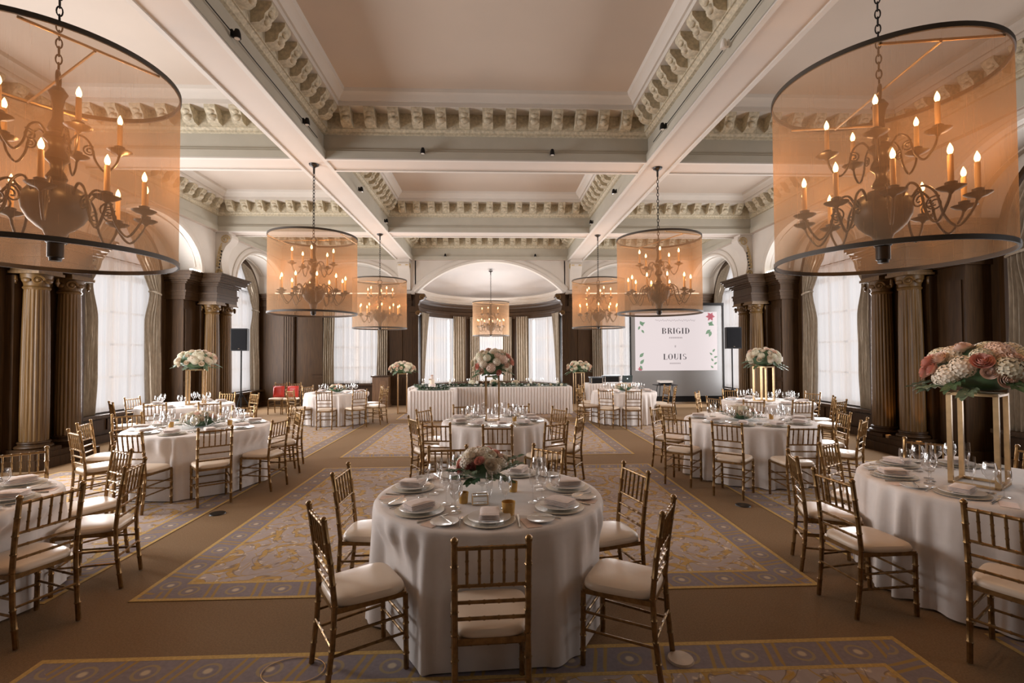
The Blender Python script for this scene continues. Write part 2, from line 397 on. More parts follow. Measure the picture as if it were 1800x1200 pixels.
def window(to3, c, hw, sill, sp, rise, name_end=None):
    """painted sash window with glazing bars behind the sheer"""
    win_no[0] += 1
    r = sroot('window_%d' % win_no[0])
    P = arch_path(c, hw - .03, sill, sp, rise - .03) if rise else [(c - hw + .03, sill), (c - hw + .03, sp), (c + hw - .03, sp), (c + hw - .03, sill)]
    fr = MB()
    arch_mould(P, [(0.05, 0.17), (0.05, 0.25), (-0.06, 0.25), (-0.06, 0.17)], to3, fr)
    def bar(a0, a1, z0, z1):
        k = len(fr.v)
        fr.v += [to3(a, d, z) for z in (z0, z1) for d in (0.18, 0.24) for a in (a0, a1)]
        fr.f += [tuple(k + i for i in q) for q in [(0, 2, 3, 1), (4, 5, 7, 6), (0, 1, 5, 4), (2, 6, 7, 3), (0, 4, 6, 2), (1, 3, 7, 5)]]
    bar(c - hw, c + hw, sill, sill + .09); bar(c - .06, c + .06, sill, sp)
    for q in (-.5, .5): bar(c + q * hw - .02, c + q * hw + .02, sill, sp)
    for z in (1.3, 2.0, 2.7): bar(c - hw, c + hw, z - .02, z + .02)
    bar(c - hw, c + hw, sp - .12, sp)
    if rise:
        bar(c - .03, c + .03, sp, sp + rise)
        arch_mould(arch_path(c, hw * .5, sp, sp, rise * .5), [(0.02, 0.18), (0.02, 0.24), (-0.02, 0.24), (-0.02, 0.18)], to3, fr)
    fr.build('window_frame', PLASTER, r)
    g = MB(); k = 0
    Q = P + []
    g.v = [to3(a, 0.21, z) for a, z in Q]; g.f = [tuple(range(len(Q)))]
    g.build('glass_pane', PANE, r, ang=0)
    return r
def curtain(name, label, to3, jamb, sgn, prof, zb, zt, amp=0.05, folds=6, dep=-0.06, outer=None, n=44, nz=30, group=None, tie=None):
    """drape between an outer edge and an inner edge; prof = [(z, width)] measured from the jamb inwards (sgn)"""
    def wd(z):
        for (z0, w0), (z1, w1) in zip(prof, prof[1:]):
            if z0 <= z <= z1:
                t = (z - z0) / (z1 - z0); t = t * t * (3 - 2 * t); return w0 + (w1 - w0) * t
        return prof[-1][1]
    mb = MB()
    def fn(u, v):
        z = zb + (zt - zb) * v; ou = outer(z) if outer else 0.0
        wv = max(wd(z), ou + 0.02)
        a = jamb + sgn * (ou + (wv - ou) * u)
        am = amp * min(1, (wv - ou) / .3 + .15)
        d = dep - am * sin(u * folds * 2 * pi + 0.6 * sin(z * 1.7)) - 0.3 * am * sin(u * folds * 5.1 + z)
        return to3(a, d, z)
    mb.grid(fn, n, nz)
    o = mb.build(name, DRAPE, ang=60); tag(o, label, 'curtain', group)
    so = o.modifiers.new('t', 'SOLIDIFY'); so.thickness = 0.008
    if tie:
        tb = MB(); za = tie; wa = wd(za)
        tb.tube([to3(jamb + sgn * (wa * .5 + (wa * .5 + .02) * cos(t)), dep + (amp + .03) * sin(t), za + .03 * cos(t)) for t in [2 * pi * i / 16 for i in range(16)]], 0.022, 6, True)
        tb.build('tieback', DRAPE, o)
    return o
def sheer_sheet(label, to3, c, hw, sill, sp, rise, n=90):
    mb = MB()
    def fn(u, v):
        a = c + hw * .97 * (2 * u - 1); t = abs(2 * u - 1) * .97
        zt = sp + rise * sqrt(max(0, 1 - t * t))
        return to3(a, 0.06 + .018 * sin(u * 61) + .010 * sin(u * 143 + 1), sill + .02 + (zt - sill - .04) * v)
    mb.grid(fn, n, 6); o = mb.build('sheer_curtain', SHEER, ang=0)
    return tag(o, label, 'curtain')

side_name = {-1: 'red-cushion side', 1: 'screen side'}
bay_name = ['beside the viewer', 'before the first columns', 'between the two column pairs', 'past the rear columns']
DPROF = [(0.5, .38), (1.4, .42), (2.5, .46), (3.22, .30), (3.6, .50), (4.1, .80), (4.68, 1.10)]
for s in (-1, 1):
    sd = 'left' if s < 0 else 'right'
    to3 = lambda a, d, z, s=s: (s * (XW + d), a, z)
    ops = [WOP(b) for b in BAYS]
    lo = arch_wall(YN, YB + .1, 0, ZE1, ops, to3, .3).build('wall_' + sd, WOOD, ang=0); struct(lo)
    up = arch_wall(YN, YB + .1, ZE1, 5.2, ops, to3, .3).build('wall_%s_lunette' % sd, PLASTER, ang=30); struct(up)
    # upper wall with the big blind arches
    to3u = lambda a, d, z, s=s: (s * (XU + d), a, z)
    big = [(b, 1.62, -1, 3.84, 1.04, 'ell') for b in BAYS]
    uw = arch_wall(YN, YB + .1, ZE1, 6.1, big, to3u, .74, nseg=36).build('wall_%s_upper' % sd, PLASTER, ang=30); struct(uw)
    tr = MB()
    for b in BAYS:
        arch_mould(arch_path(b, 1.62, 3.82, 3.84, 1.04, 36), [(0.0, .01), (0.0, -.05), (.05, -.07), (.09, -.04), (.16, -.04), (.20, -.02), (.20, .01)], to3u, tr)
        for off in (.10, .60):   # raised fillets of the panelled soffit
            arch_mould(arch_path(b, 1.60, 3.95, 3.95, .92, 36), [(0.02, off), (-.03, off), (-.03, off + .035), (.02, off + .035)], to3u, tr)
    struct(tr.build('trim_%d' % (1 if s < 0 else 2), PLASTER, ang=30))
    ft = MB()
    for b in BAYS:   # arched oak frames of the windows and their sills
        arch_mould(arch_path(b, 1.12, .55, 3.55, 1.14), [(-.02, .01), (-.02, -.05), (.06, -.08), (.16, -.05), (.20, .01)], to3, ft)
        k = lambda x: s * x
        x0, x1 = sorted((s * (XW - .22), s * (XW + .1)))
        ft.box(x0, x1, b - 1.32, b + 1.32, .52, .58)
        x0, x1 = sorted((s * (XW - .14), s * (XW + .02)))
        ft.box(x0, x1, b - 1.28, b + 1.28, .0, .16)
        for q in (-.84, 0, .84):   # raised panels under the sill
            ft.box(*sorted((s * (XW - .03), s * (XW + .02))), b + q - .36, b + q + .36, .24, .46)
    struct(ft.build('trim_%d' % (3 if s < 0 else 4), WOOD, ang=30))
    for i, b in enumerate(BAYS):
        window(to3, b, 1.12, .58, 3.55, 1.14)
        if i > 1: sheer_sheet('white sheer over the window %s on the %s' % (bay_name[i], side_name[s]), to3, b, 1.1, .58, 3.55, 1.13)
        for e in (-1, 1):
            if i == 0 or (i == 1 and (e < 0 or s < 0)): continue
            jm = b + e * 1.13
            curtain('curtain', 'taupe tied drape %s edge of window %s, %s' % ('far' if e > 0 else 'near', bay_name[i], side_name[s]), to3, jm, -e, DPROF, .5, 4.66,
                    outer=lambda z: 0.0 if z < 3.55 else 1.12 - sqrt(max(0, 1.12 ** 2 - (min(z, 4.66) - 3.55) ** 2)), tie=3.22, group=None)
        daylight('daylight', (s * (XW - .10), b, 2.3), (-s, 0, 0), 1.3, 3.3, ((.2, 2.2, 1.75, 1.05) if s < 0 else (.1, .6, 1.3, 1.0))[i])  # lamps of the nearest, unseen bay are added as weak front fill
    # oak piers with paired fluted columns and block entablature
    for i, p in enumerate(PIER):
        r = sroot('pier_%s' % sd)
        m = MB(); X = lambda a, b: sorted((s * a, s * b))
        m.box(*X(7.5, XW + .02), p - 1.0, p + 1.0, 0, ZE0)
        for q in (-.305, .305): m.box(*X(7.36, 7.52), p + q - .2, p + q + .2, .25, ZE0 - .1)    # pilasters behind
        for q in (-.81, .81):
            for z0, z1 in ((.32, 1.0), (1.12, 2.9)):
                m.box(*X(7.475, 7.52), p + q - .13, p + q + .13, z0, z1)
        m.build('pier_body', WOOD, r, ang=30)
        m = MB(); m.box(*X(6.9, XW), p - .62, p + .62, 0, .16); m.box(*X(6.95, XW), p - .58, p + .58, .16, .25); m.box(*X(7.44, XW), p - 1.05, p + 1.05, 0, .2)
        m.build('plinth', WOOD, r, ang=30)
        m = MB()
        for z0, z1, o in ((3.13, 3.22, 0), (3.22, 3.31, .015), (3.31, 3.36, .035), (3.36, 3.52, .0), (3.52, 3.56, .04), (3.56, 3.61, .08), (3.61, 3.65, .16), (3.65, 3.73, .19), (3.73, 3.78, .23), (3.78, ZE1, .26)):
            m.box(*X(6.98 - o, XW), p - .50 - o, p + .50 + o, z0, z1)
            m.box(*X(7.44 - o, XW), p - 1.04 - o * .6, p + 1.04 + o * .6, z0, z1)
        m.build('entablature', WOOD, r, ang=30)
        for q in (-.305, .305):
            c = sroot('column'); c.location = (s * 7.2, p + q, .25)
            b = MB(); b.box(-.23, .23, -.23, .23, 0, .06); b.lathe([(.225, .06), (.24, .085), (.225, .11), (.195, .12), (.19, .135), (.205, .15), (.20, .17), (.185, .175)], 32)
            b.build('column_base', WOOD, c)
            nf = 20
            sh = MB(); prof = [(.172, .175), (.178, .2), (.178, .6), (.176, 1.2), (.168, 1.9), (.156, 2.5), (.152, 2.58)]
            sh.lathe(prof, nf * 6, wob=lambda a, j: 1 - .075 * max(0, cos(a * nf)) ** .6 if 0 < j < 6 else 1)
            sh.build('column_shaft', WOODC, c, ang=50)
            cp = MB(); cp.lathe([(.155, 2.56), (.175, 2.59), (.155, 2.62), (.16, 2.66), (.20, 2.74), (.20, 2.80)], 24)
            for e in (-1, 1):
                for f in (-1, 1):      # corner volutes
                    T = Matrix.Translation((e * .17, f * .17, 2.70)) @ Matrix.Rotation(atan2(f, e) + pi / 2, 4, 'Z') @ Matrix.Rotation(pi / 2, 4, 'X')
                    pts = [(.075 * (1 - t / 30) * cos(t * .42), .075 * (1 - t / 30) * sin(t * .42), 0) for t in range(26)]
                    cp.tube(pts, [.022 * (1 - t / 40) for t in range(26)], 6, M=T)
                    cp.ball((0, 0, 0), .03, 8, 6, M=T)
                T = Matrix.Translation((e * .19, 0, 2.70)); cp.ball((0, 0, 0), .05, 8, 6, (.6, 1.4, .8), M=T)
                T = Matrix.Translation((0, e * .19, 2.70)); cp.ball((0, 0, 0), .05, 8, 6, (1.4, .6, .8), M=T)
            cp.box(-.235, .235, -.235, .235, 2.80, 2.84); cp.box(-.215, .215, -.215, .215, 2.84, 2.88)
            cp.build('column_capital', WOODC, c)
        # scrolled plaster console carrying the ceiling beam
        k = sroot('console_' + sd); k.location = (s * XU, p, ZE1)
        m = MB(); prof = [(0, 0), (.16, .02), (.20, .10), (.17, .22), (.15, .40), (.18, .62), (.26, .80), (.38, .92), (.42, 1.02), (.40, 1.10), (.34, 1.13), (.34, 1.18), (0, 1.18)]
        T = Matrix(((0, 0, 1, 0), (-s, 0, 0, 0), (0, 1, 0, 0), (0, 0, 0, 1)))
        T = Matrix(((-s, 0, 0, 0), (0, 0, 1, 0), (0, 1, 0, 0), (0, 0, 0, 1)))
        m.prism(prof, -.17, .17, T); m.build('console_body', PLASTER, k, ang=30)
        g = MB()
        for e in (-1, 1):
            for cx, cz, rr in ((.25, .98, .12), (.09, .12, .08)):
                pts = [(cx + rr * (1 - t / 30) * cos(t * .45), cz + rr * (1 - t / 30) * sin(t * .45), e * .18) for t in range(24)]
                g.tube(pts, .016, 6, M=T)
            g.tube([(.03, .25, e * .175), (.05, .5, e * .175), (.10, .75, e * .175), (.16, .88, e * .175)], .016, 6, M=T)
            for t in range(7):
                g.ball((.07 + .012 * t, .28 + .085 * t, e * .172), .045, 8, 6, (.55, 1, .4), M=T)
        g.build('scroll_ornament', GILT, k)
        d = MB()
        for e in (-1, 1):
            for t in range(6): d.ball((.10 + .012 * t, .24 + .085 * t, e * .178), .022, 6, 5, (.7, 1.5, .5), M=T)
        d.build('pierced_leaf', BLACK, k)
    # cove lights on top of the oak entablature beside each lunette
    for p in PIER[2:]:
        for e in (-1, 1):
            if p == PIER[2] and e < 0: continue
            y0, y1 = sorted((p + e * .78, p + e * 1.19))
            o = MB().box(*sorted((s * (7.19), s * (7.25))), y0, y1, ZE1, ZE1 + .035).build('cove_light', LED, ang=0)
            tag(o, 'bright strip light %s the %s oak pier on the %s' % ('beyond' if e > 0 else 'before', ['hidden', 'first', 'second', 'rear'][PIER.index(p)], side_name[s]), 'light')

# ------------------------------------------------------------------ back wall with windows, alcove arch
to3b = lambda a, d, z: (a, YB + d, z)
for s in (-1, 1):
    sd = 'left' if s < 0 else 'right'
    a0, a1 = sorted((s * 2.58, s * (XW + .3)))
    c = s * 4.63
    struct(arch_wall(a0, a1, 0, ZE1, [(c, .98, .75, 3.25, .0001, 'ell')], to3b, .55).build('wall_back_' + sd, WOOD, ang=0))
    struct(arch_wall(a0, a1, ZE1, 6.1, [(s * 4.78, 1.62, -1, 3.84, 1.04, 'ell')], to3b, .55, nseg=36).build('wall_back_upper_' + sd, PLASTER, ang=30))
    MBk = MB().box(*sorted((s * 2.6, s * 7.0)), YB + .55, YB + .65, 3.3, 5.2); struct(MBk.build('wall_back_lunette_' + sd, PLASTER, ang=0))
    t = MB(); arch_mould(arch_path(s * 4.78, 1.62, 3.82, 3.84, 1.04, 36), [(0.0, .01), (0.0, -.05), (.05, -.07), (.09, -.04), (.16, -.04), (.20, -.02), (.20, .01)], to3b, t)
    struct(t.build('trim_%d' % (5 if s < 0 else 6), PLASTER, ang=30))
    t = MB()
    for z0, z1, o in ((3.40, 3.50, .05), (3.50, 3.62, .03), (3.62, 3.68, .09), (3.68, 3.76, .15), (3.76, ZE1, .19)):
        t.box(*sorted((s * 2.72, s * XW)), YB - o, YB + .02, z0, z1)
    t.box(*sorted((s * 2.75, s * 3.5)), YB - .05, YB, 0, .18); t.box(*sorted((s * 5.75, s * XW)), YB - .05, YB, 0, .18)
    t.box(*sorted((c - 1.06, c + 1.06)), YB - .14, YB + .12, .69, .75)
    for q in (6.90, 2.62):   # fluted pilasters
        w_ = .24 if q > 5 else .16
        t.box(s * q - w_, s * q + w_, YB - .10, YB, .0, .35); t.box(s * q - w_ * .85, s * q + w_ * .85, YB - .08, YB, .35, 3.2)
        for f in range(-2, 3): t.box(s * q + f * w_ * .32 - .02, s * q + f * w_ * .32 + .02, YB - .10, YB - .08, .45, 3.05)
        t.box(s * q - w_, s * q + w_, YB - .14, YB, 3.2, 3.40)
    for f in (5.95, 3.25):
        for z0, z1 in ((.30, .95), (1.08, 3.2)): t.box(s * f - .2, s * f + .2, YB - .03, YB, z0, z1)
    struct(t.build('trim_%d' % (7 if s < 0 else 8), WOOD, ang=30))
    window(to3b, c, .98, .75, 3.25, 0)
    sheer_sheet('white sheer over the back wall window on the %s' % side_name[s], to3b, c, .96, .75, 3.24, 0.0001)
    daylight('daylight', (c, YB - .08, 2.0), (0, -1, 0), 1.25, 2.4, 1.05)
    for e in (-1, 1):
        curtain('curtain', 'taupe straight drape %s the back window on the %s' % ('towards the alcove at' if e * s < 0 else 'towards the corner at', side_name[s]), to3b, c + e * 1.08, -e,
                [(.7, .36), (2.0, .34), (3.42, .36)], .72, 3.42, .05, 5)
    o = MB().box(*sorted((s * 3.3, s * 7.3)), YB - .18, YB - .12, ZE1, ZE1 + .03).build('cove_light', LED, ang=0)
    tag(o, 'long bright strip light along the back wall cornice, %s' % side_name[s], 'light')
    # plaster console under the long beam and dark scroll bracket of the alcove jamb
    k = sroot('console_back_' + sd); k.location = (s * BX, YB, 3.95)
    T = Matrix(((0, 0, 1, 0), (-1, 0, 0, 0), (0, 1, 0, 0), (0, 0, 0, 1)))
    prof = [(0, 0), (.12, .02), (.14, .12), (.12, .3), (.16, .52), (.24, .68), (.34, .78), (.36, .88), (.30, .94), (.34, .97), (.34, 1.05), (0, 1.05)]
    MB().prism(prof, -.2, .2, T).build('console_body', PLASTER, k, ang=30)
    g = MB()
    for e in (-1, 1):
        g.tube([(.20 + .10 * (1 - t / 30) * cos(t * .45), .82 + .10 * (1 - t / 30) * sin(t * .45), e * .20) for t in range(24)], .02, 6, M=T)
        g.ball((.33, .84, e * .12), .06, 8, 6, (.6, .5, 1.3), M=T)
        g.ball((.13, .10, e * .03), .06, 8, 6, (.5, 1, 1), M=T)
    g.build('scroll_ornament', GILT, k)
    k = sroot('bracket_alcove_' + sd); k.location = (s * 2.58, YB, 3.08)
    prof = [(0, 0), (.10, .0), (.16, .08), (.14, .2), (.10, .35), (.16, .5), (.28, .56), (.34, .64), (.32, .74), (0, .76)]
    T = Matrix(((-s, 0, 0, 0), (0, 0, 1, 0), (0, 1, 0, 0), (0, 0, 0, 1)))
    MB().prism(prof, -.22, .1, T).build('bracket_body', WOOD, k, ang=30)
    g = MB()
    for cx, cz, rr in ((.24, .62, .10), (.10, .08, .08)):
        for e in (-.22, .1): g.tube([(cx + rr * (1 - t / 30) * cos(t * .45), cz + rr * (1 - t / 30) * sin(t * .45), e) for t in range(24)], .022, 6, M=T)
    g.build('scroll_ornament', WOODC, k)
struct(arch_wall(-2.62, 2.62, 3.0, 6.1, [(0, 2.58, -1, 3.87, 1.11, 'seg')], to3b, .3, nseg=40).build('wall_back_arch', PLASTER, ang=30))
t = MB(); arch_mould(seg_path(0, 2.58, 3.87, 1.11), [(-.02, .02), (-.02, -.05), (.04, -.09), (.09, -.06), (.17, -.06), (.22, -.03), (.22, .02)], to3b, t)
struct(t.build('trim_9', PLASTER, ang=30))
# alcove: half-elliptical oak wall with three windows, cornice and dome
EA, EB = 2.62, 3.55
ell = lambda t, k=0.0: (-(EA + k) * cos(t), YB + .3 + (EB - .3 + k) * sin(t))
wallm = MB(); n = 72; AW = [(radians(17), radians(54)), (radians(77), radians(103)), (radians(126), radians(163))]
def inwin(t): return any(a < t < b for a, b in AW)
ts = sorted(set([pi * i / n for i in range(n + 1)] + [x for ab in AW for x in ab]))
for a, b in zip(ts, ts[1:]):
    spans = [(0, .62), (3.18, 4.0)] if inwin((a + b) / 2) else [(0, 4.0)]
    for z0, z1 in spans:
        p, q = ell(a), ell(b); k = len(wallm.v)
        wallm.v += [(*p, z0), (*q, z0), (*q, z1), (*p, z1)]; wallm.f.append((k, k + 1, k + 2, k + 3))
struct(wallm.build('wall_alcove', WOOD, ang=30))
def enorm(t): 
    nx, ny = cos(t) / EA, -sin(t) / EB; l = hypot(nx, ny); return (nx / l, ny / l)
path = [(ell(pi * i / 60), enorm(pi * i / 60)) for i in range(61)]
m = MB().sweep(path, [(-.05, 3.2), (.06, 3.2), (.06, 3.32), (.09, 3.34), (.09, 3.44), (.05, 3.46), (.05, 3.58), (.10, 3.60), (.13, 3.66), (.20, 3.70), (.22, 3.74), (-.05, 3.74)])
struct(m.build('trim_10', WOOD, ang=30))
m = MB().sweep(path, [(-.05, 3.74), (.16, 3.74), (.18, 3.80), (.10, 3.84), (.08, 3.95), (.16, 4.0), (.20, 4.06), (.14, 4.10), (-.05, 4.10)])
struct(m.build('trim_11', PLASTER, ang=30))
m = MB().sweep(path, [(-.05, .56), (.14, .56), (.14, .62), (-.05, .62)])
struct(m.build('trim_12', WOOD, ang=30))
def dome(u, v):
    t = pi * u; e = v * pi / 2 * .999
    return (-(EA + .05) * cos(t) * cos(e), YB + .28 + (EB - .2) * sin(t) * cos(e), 4.05 + 1.15 * sin(e))
struct(MB().grid(dome, 60, 16).build('ceiling_alcove', DOME, ang=60))
aw_name = ['on the red-cushion side of the alcove', 'at the centre of the alcove', 'on the screen side of the alcove']
for i, (a, b) in enumerate(AW):
    L_ = 0; nn = 40
    def to3e(u, d, z, a=a, b=b):     # u in 0..1 across the window
        t = a + (b - a) * u; p = ell(t, d); return (p[0], p[1], z)
    win_no[0] += 1; r = sroot('window_%d' % win_no[0]); fr = MB()
    def ebar(u0, u1, z0, z1, k=8):
        P = [u0 + (u1 - u0) * j / k for j in range(k + 1)]
        for x, y in zip(P, P[1:]):
            q = len(fr.v); fr.v += [to3e(uu, dd, zz) for zz in (z0, z1) for dd in (.1, .16) for uu in (x, y)]
            fr.f += [tuple(q + j for j in f) for f in [(0, 2, 3, 1), (4, 5, 7, 6), (0, 1, 5, 4), (2, 6, 7, 3), (0, 4, 6, 2), (1, 3, 7, 5)]]
    for u in (0, .5, .97): ebar(u, u + .03, .62, 3.18, 1)
    for z in (.62, 1.5, 2.35, 3.12): ebar(0, 1, z, z + .05)
    fr.build('window_frame', PLASTER, r, ang=0)
    MB().grid(lambda u, v: to3e(u, .13, .62 + 2.56 * v), 16, 1).build('glass_pane', PANE, r, ang=0)
    sh = MB().grid(lambda u, v: to3e(u, .02 + .015 * sin(u * 70) + .008 * sin(u * 151), .63 + 2.55 * v), 90, 2).build('sheer_curtain', SHEER, ang=0)
    tag(sh, 'white sheer over the window ' + aw_name[i], 'curtain')
    tm = (a + b) / 2; p = ell(tm, -.08); nx, ny = enorm(tm); wd_ = (b - a) * 2.9
    daylight('daylight', (p[0], p[1], 1.9), (nx, ny, 0), wd_ * .8, 2.4, 1.0)
for i, (a, b, lab) in enumerate(((8, 19, 'at the jamb on the red-cushion side'), (53, 65, 'next to the alcove window on the red-cushion side'), (70, 79, 'beside the centre alcove window, red-cushion side'),
                                 (101, 110, 'beside the centre alcove window, screen side'), (115, 127, 'next to the alcove window on the screen side'), (161, 172, 'at the jamb on the screen side'))):
    a, b = radians(a), radians(b)
    tied = i in (0, 5)
    def fn(u, v):
        z = .55 + 2.72 * v; k = 1.0
        uu = u
        if tied: 
            k = .55 + .75 * v ** 1.3
            uu = u * k if i == 0 else 1 - (1 - u) * k
        t = a + (b - a) * uu; p = ell(t, -.09 - .035 * sin(u * 5 * 2 * pi + z * .4) - .012 * sin(u * 41)); return (p[0], p[1], z)
    o = MB().grid(fn, 50, 12).build('curtain', DRAPE, ang=60); tag(o, 'taupe pleated drape ' + lab, 'curtain')
# near wall closing the room behind the viewer
struct(MB().box(-8.2, 8.2, YN - .1, YN, 0, ZE1).build('wall_front', WOOD, ang=0))
struct(MB().box(-8.2, 8.2, YN - .1, YN, ZE1, 6.1).build('wall_front_upper', PLASTER, ang=0))

# ------------------------------------------------------------------ coffered ceiling
m = MB()
for s in (-1, 1): m.box(s * BX - BW, s * BX + BW, YN, YB + .1, ZS, ZS + .06)
xs = [(-XU - .1, -BX - BW), (-BX + BW, BX - BW), (BX + BW, XU + .1)]
for p in PIER:
    for a, b in xs: m.box(a, b, p - BW, p + BW, ZS, ZS + .06)
for s in (-1, 1):
    m.box(*sorted((s * XU, s * (XU - .12))), YN, YB, ZS, ZS + .06)
for a, b in xs: m.box(a, b, YB - .14, YB, ZS, ZS + .06)
struct(m.build('ceiling_soffit', SOFF, ang=0))
m = MB()
for s in (-1, 1):
    for e in (-1, 1): m.box(s * BX + e * .25 - .03, s * BX + e * .25 + .03, YN, YB, ZS - .022, ZS)
for p in PIER:
    for a, b in xs:
        for e in (-1, 1): m.box(a, b, p + e * .25 - .03, p + e * .25 + .03, ZS - .022, ZS)
struct(m.build('trim_13', PLASTER, ang=0))
tno = 14
ylines = [YN] + PIER + [YB]
def modillion(mb, T):
    prof = [(0, 0), (.10, .01), (.15, .05), (.16, .11), (.20, .15), (.235, .20), (.235, .245), (0, .245)]
    A = T @ Matrix(((1, 0, 0, 0), (0, 0, 1, 0), (0, 1, 0, 0), (0, 0, 0, 1)))
    mb.prism(prof, -.085, .085, A)
    mb.ball((.14, 0, .075), .062, 8, 5, (.9, 1.15, .85), M=T)
    mb.ball((.19, 0, .155), .05, 8, 5, (.8, 1.3, .8), M=T)
for j in range(len(ylines) - 1):
    y0 = ylines[j] + (BW if j else 0); y1 = ylines[j + 1] - (BW if j < len(ylines) - 2 else .14)
    for ci, (a, b) in enumerate(xs):
        if ci == 0: a = -XU + .12
        if ci == 2: b = XU - .12
        r = sroot('trim_%d' % tno); tno += 1
        MB().ring(a, b, y0, y1, [(.006, ZS - .002), (.006, 5.12), (-.015, 5.13), (-.015, 5.16), (-.04, 5.16), (-.04, 5.40)]).build('beam_face', BAND, r, ang=30)
        MB().ring(a, b, y0, y1, [(-.04, 5.40), (.0, 5.41), (.0, 5.44), (.03, 5.47), (.05, 5.47), (.05, 5.74)]).build('dentil_bed', LEAFP, r, ang=30)
        MB().ring(a, b, y0, y1, [(.05, 5.73), (.30, 5.73), (.30, 5.80), (.33, 5.80), (.36, 5.86), (.42, 5.90), (.44, ZC)]).build('crown_mould', PLASTER, r, ang=30)
        mo = MB(); Lx, Ly = b - a, y1 - y0
        nx_, ny_ = max(2, round(Lx / .41)), max(2, round(Ly / .41))
        for i in range(nx_):
            x = a + .20 + (Lx - .40) * (i + .5) / nx_
            modillion(mo, Matrix.Translation((x, y0 + .05, 5.485)) @ Matrix.Rotation(pi / 2, 4, 'Z'))
            modillion(mo, Matrix.Translation((x, y1 - .05, 5.485)) @ Matrix.Rotation(-pi / 2, 4, 'Z'))
        for i in range(ny_):
            y = y0 + .20 + (Ly - .40) * (i + .5) / ny_
            modillion(mo, Matrix.Translation((a + .05, y, 5.485)))
            modillion(mo, Matrix.Translation((b - .05, y, 5.485)) @ Matrix.Rotation(pi, 4, 'Z'))
        mo.build('modillion', LEAFP, r, ang=40)
struct(MB().box(-8.2, 8.2, YN, YB + .6, ZC, ZC + .1).build('ceiling', CEIL, ang=0))
struct(MB().box(-8.2, 8.2, YB + .6, 21.6, 5.3, 5.4).build('roof_alcove', CEIL, ang=0))

# ------------------------------------------------------------------ carpet panels
def rug(label, x0, x1, y0, y1):
    r = thing('rug', label, 'rug')
    def frame(name, a, b, m, z=.004):
        mb = MB()
        mb.add([(x0 + a, y0 + a, z), (x1 - a, y0 + a, z), (x1 - a, y1 - a, z), (x0 + a, y1 - a, z),
                (x0 + b, y0 + b, z), (x1 - b, y0 + b, z), (x1 - b, y1 - b, z), (x0 + b, y1 - b, z)],
               [(0, 1, 5, 4), (1, 2, 6, 5), (2, 3, 7, 6), (3, 0, 4, 7)])
        o = mb.build(name, m, r, ang=0)
        uv = o.data.uv_layers.new(name='UV')
        mid = (a + b) / 2
        for p in o.data.polygons:
            k = p.index
            for li in p.loop_indices:
                v = o.data.vertices[o.data.loops[li].vertex_index].co
                inner = o.data.loops[li].vertex_index >= 4; vv = (b - a) / 2 * (1 if inner else -1)
                uv.data[li].uv = ((v.x, vv), (v.y, vv), (v.x, vv), (v.y, vv))[k]
        return o
    frame('outer_line', 0, .035, GLINE, .0045); frame('border_band', .035, .255, BANDC); frame('inner_line', .255, .285, GLINE, .0045)
    MB().add([(x0 + .285, y0 + .285, .004), (x1 - .285, y0 + .285, .004), (x1 - .285, y1 - .285, .004), (x0 + .285, y1 - .285, .004)], [(0, 1, 2, 3)]).build('scroll_field', SCROLL, r, ang=0)
    # hem tape under the edge, so that the panel rests on the carpet
    MB().box(x0, x1, y0, y1, 0.0, .003).build('backing', CARPET, r, ang=0)
FZ = .0062
tz = .7735 + FZ
RY = [(-1.1, 3.0), (3.67, 7.78), (8.53, 12.62), (13.4, 16.4)]
rn = ['at the viewer end of the room', 'under the front centre table', 'under the middle centre table', 'before the head table']
for i, (a, b) in enumerate(RY):
    rug('gold and lilac scroll patterned carpet panel ' + rn[i], -2.55, 2.54, a, b)
for s in (-1, 1):
    for i, (a, b) in enumerate(RY[:3]):
        x0, x1 = sorted((s * 3.13, s * 6.5))
        rug('scroll patterned carpet panel under the %s table on the %s' % (['viewer end', 'front', 'window'][i], side_name[s]), x0, x1, a, b)
o = MB().lathe([(.0, .0), (.075, .0), (.07, .012), (.0, .014)], 28).build('floor_outlet', mat('beige_cap', (.50, .38, .27), .5), loc=(1.14, 2.83, .0045)); tag(o, 'round beige floor outlet cap on the carpet border beside the front chair', 'outlet')
for x, y, lab in ((-3.0, 5.64, 'red-cushion side'), (2.95, 5.61, 'screen side')):
    o = MB().lathe([(.0, .0), (.085, .0), (.08, .01), (.0, .012)], 24).build('floor_outlet', BRONZE, loc=(x, y, .0)); tag(o, 'dark round floor outlet in the plain carpet strip, ' + lab, 'outlet')
o = MB().tube([(.17 * cos(t), .12 * sin(t), .004) for t in [2 * pi * i / 40 for i in range(40)]], .0022, 6, True).build('floor_hatch_ring', GOLDS, loc=(-1.05, 2.83, .0045)); tag(o, 'thin oval metal ring of a floor hatch in the carpet border', 'floor hatch')

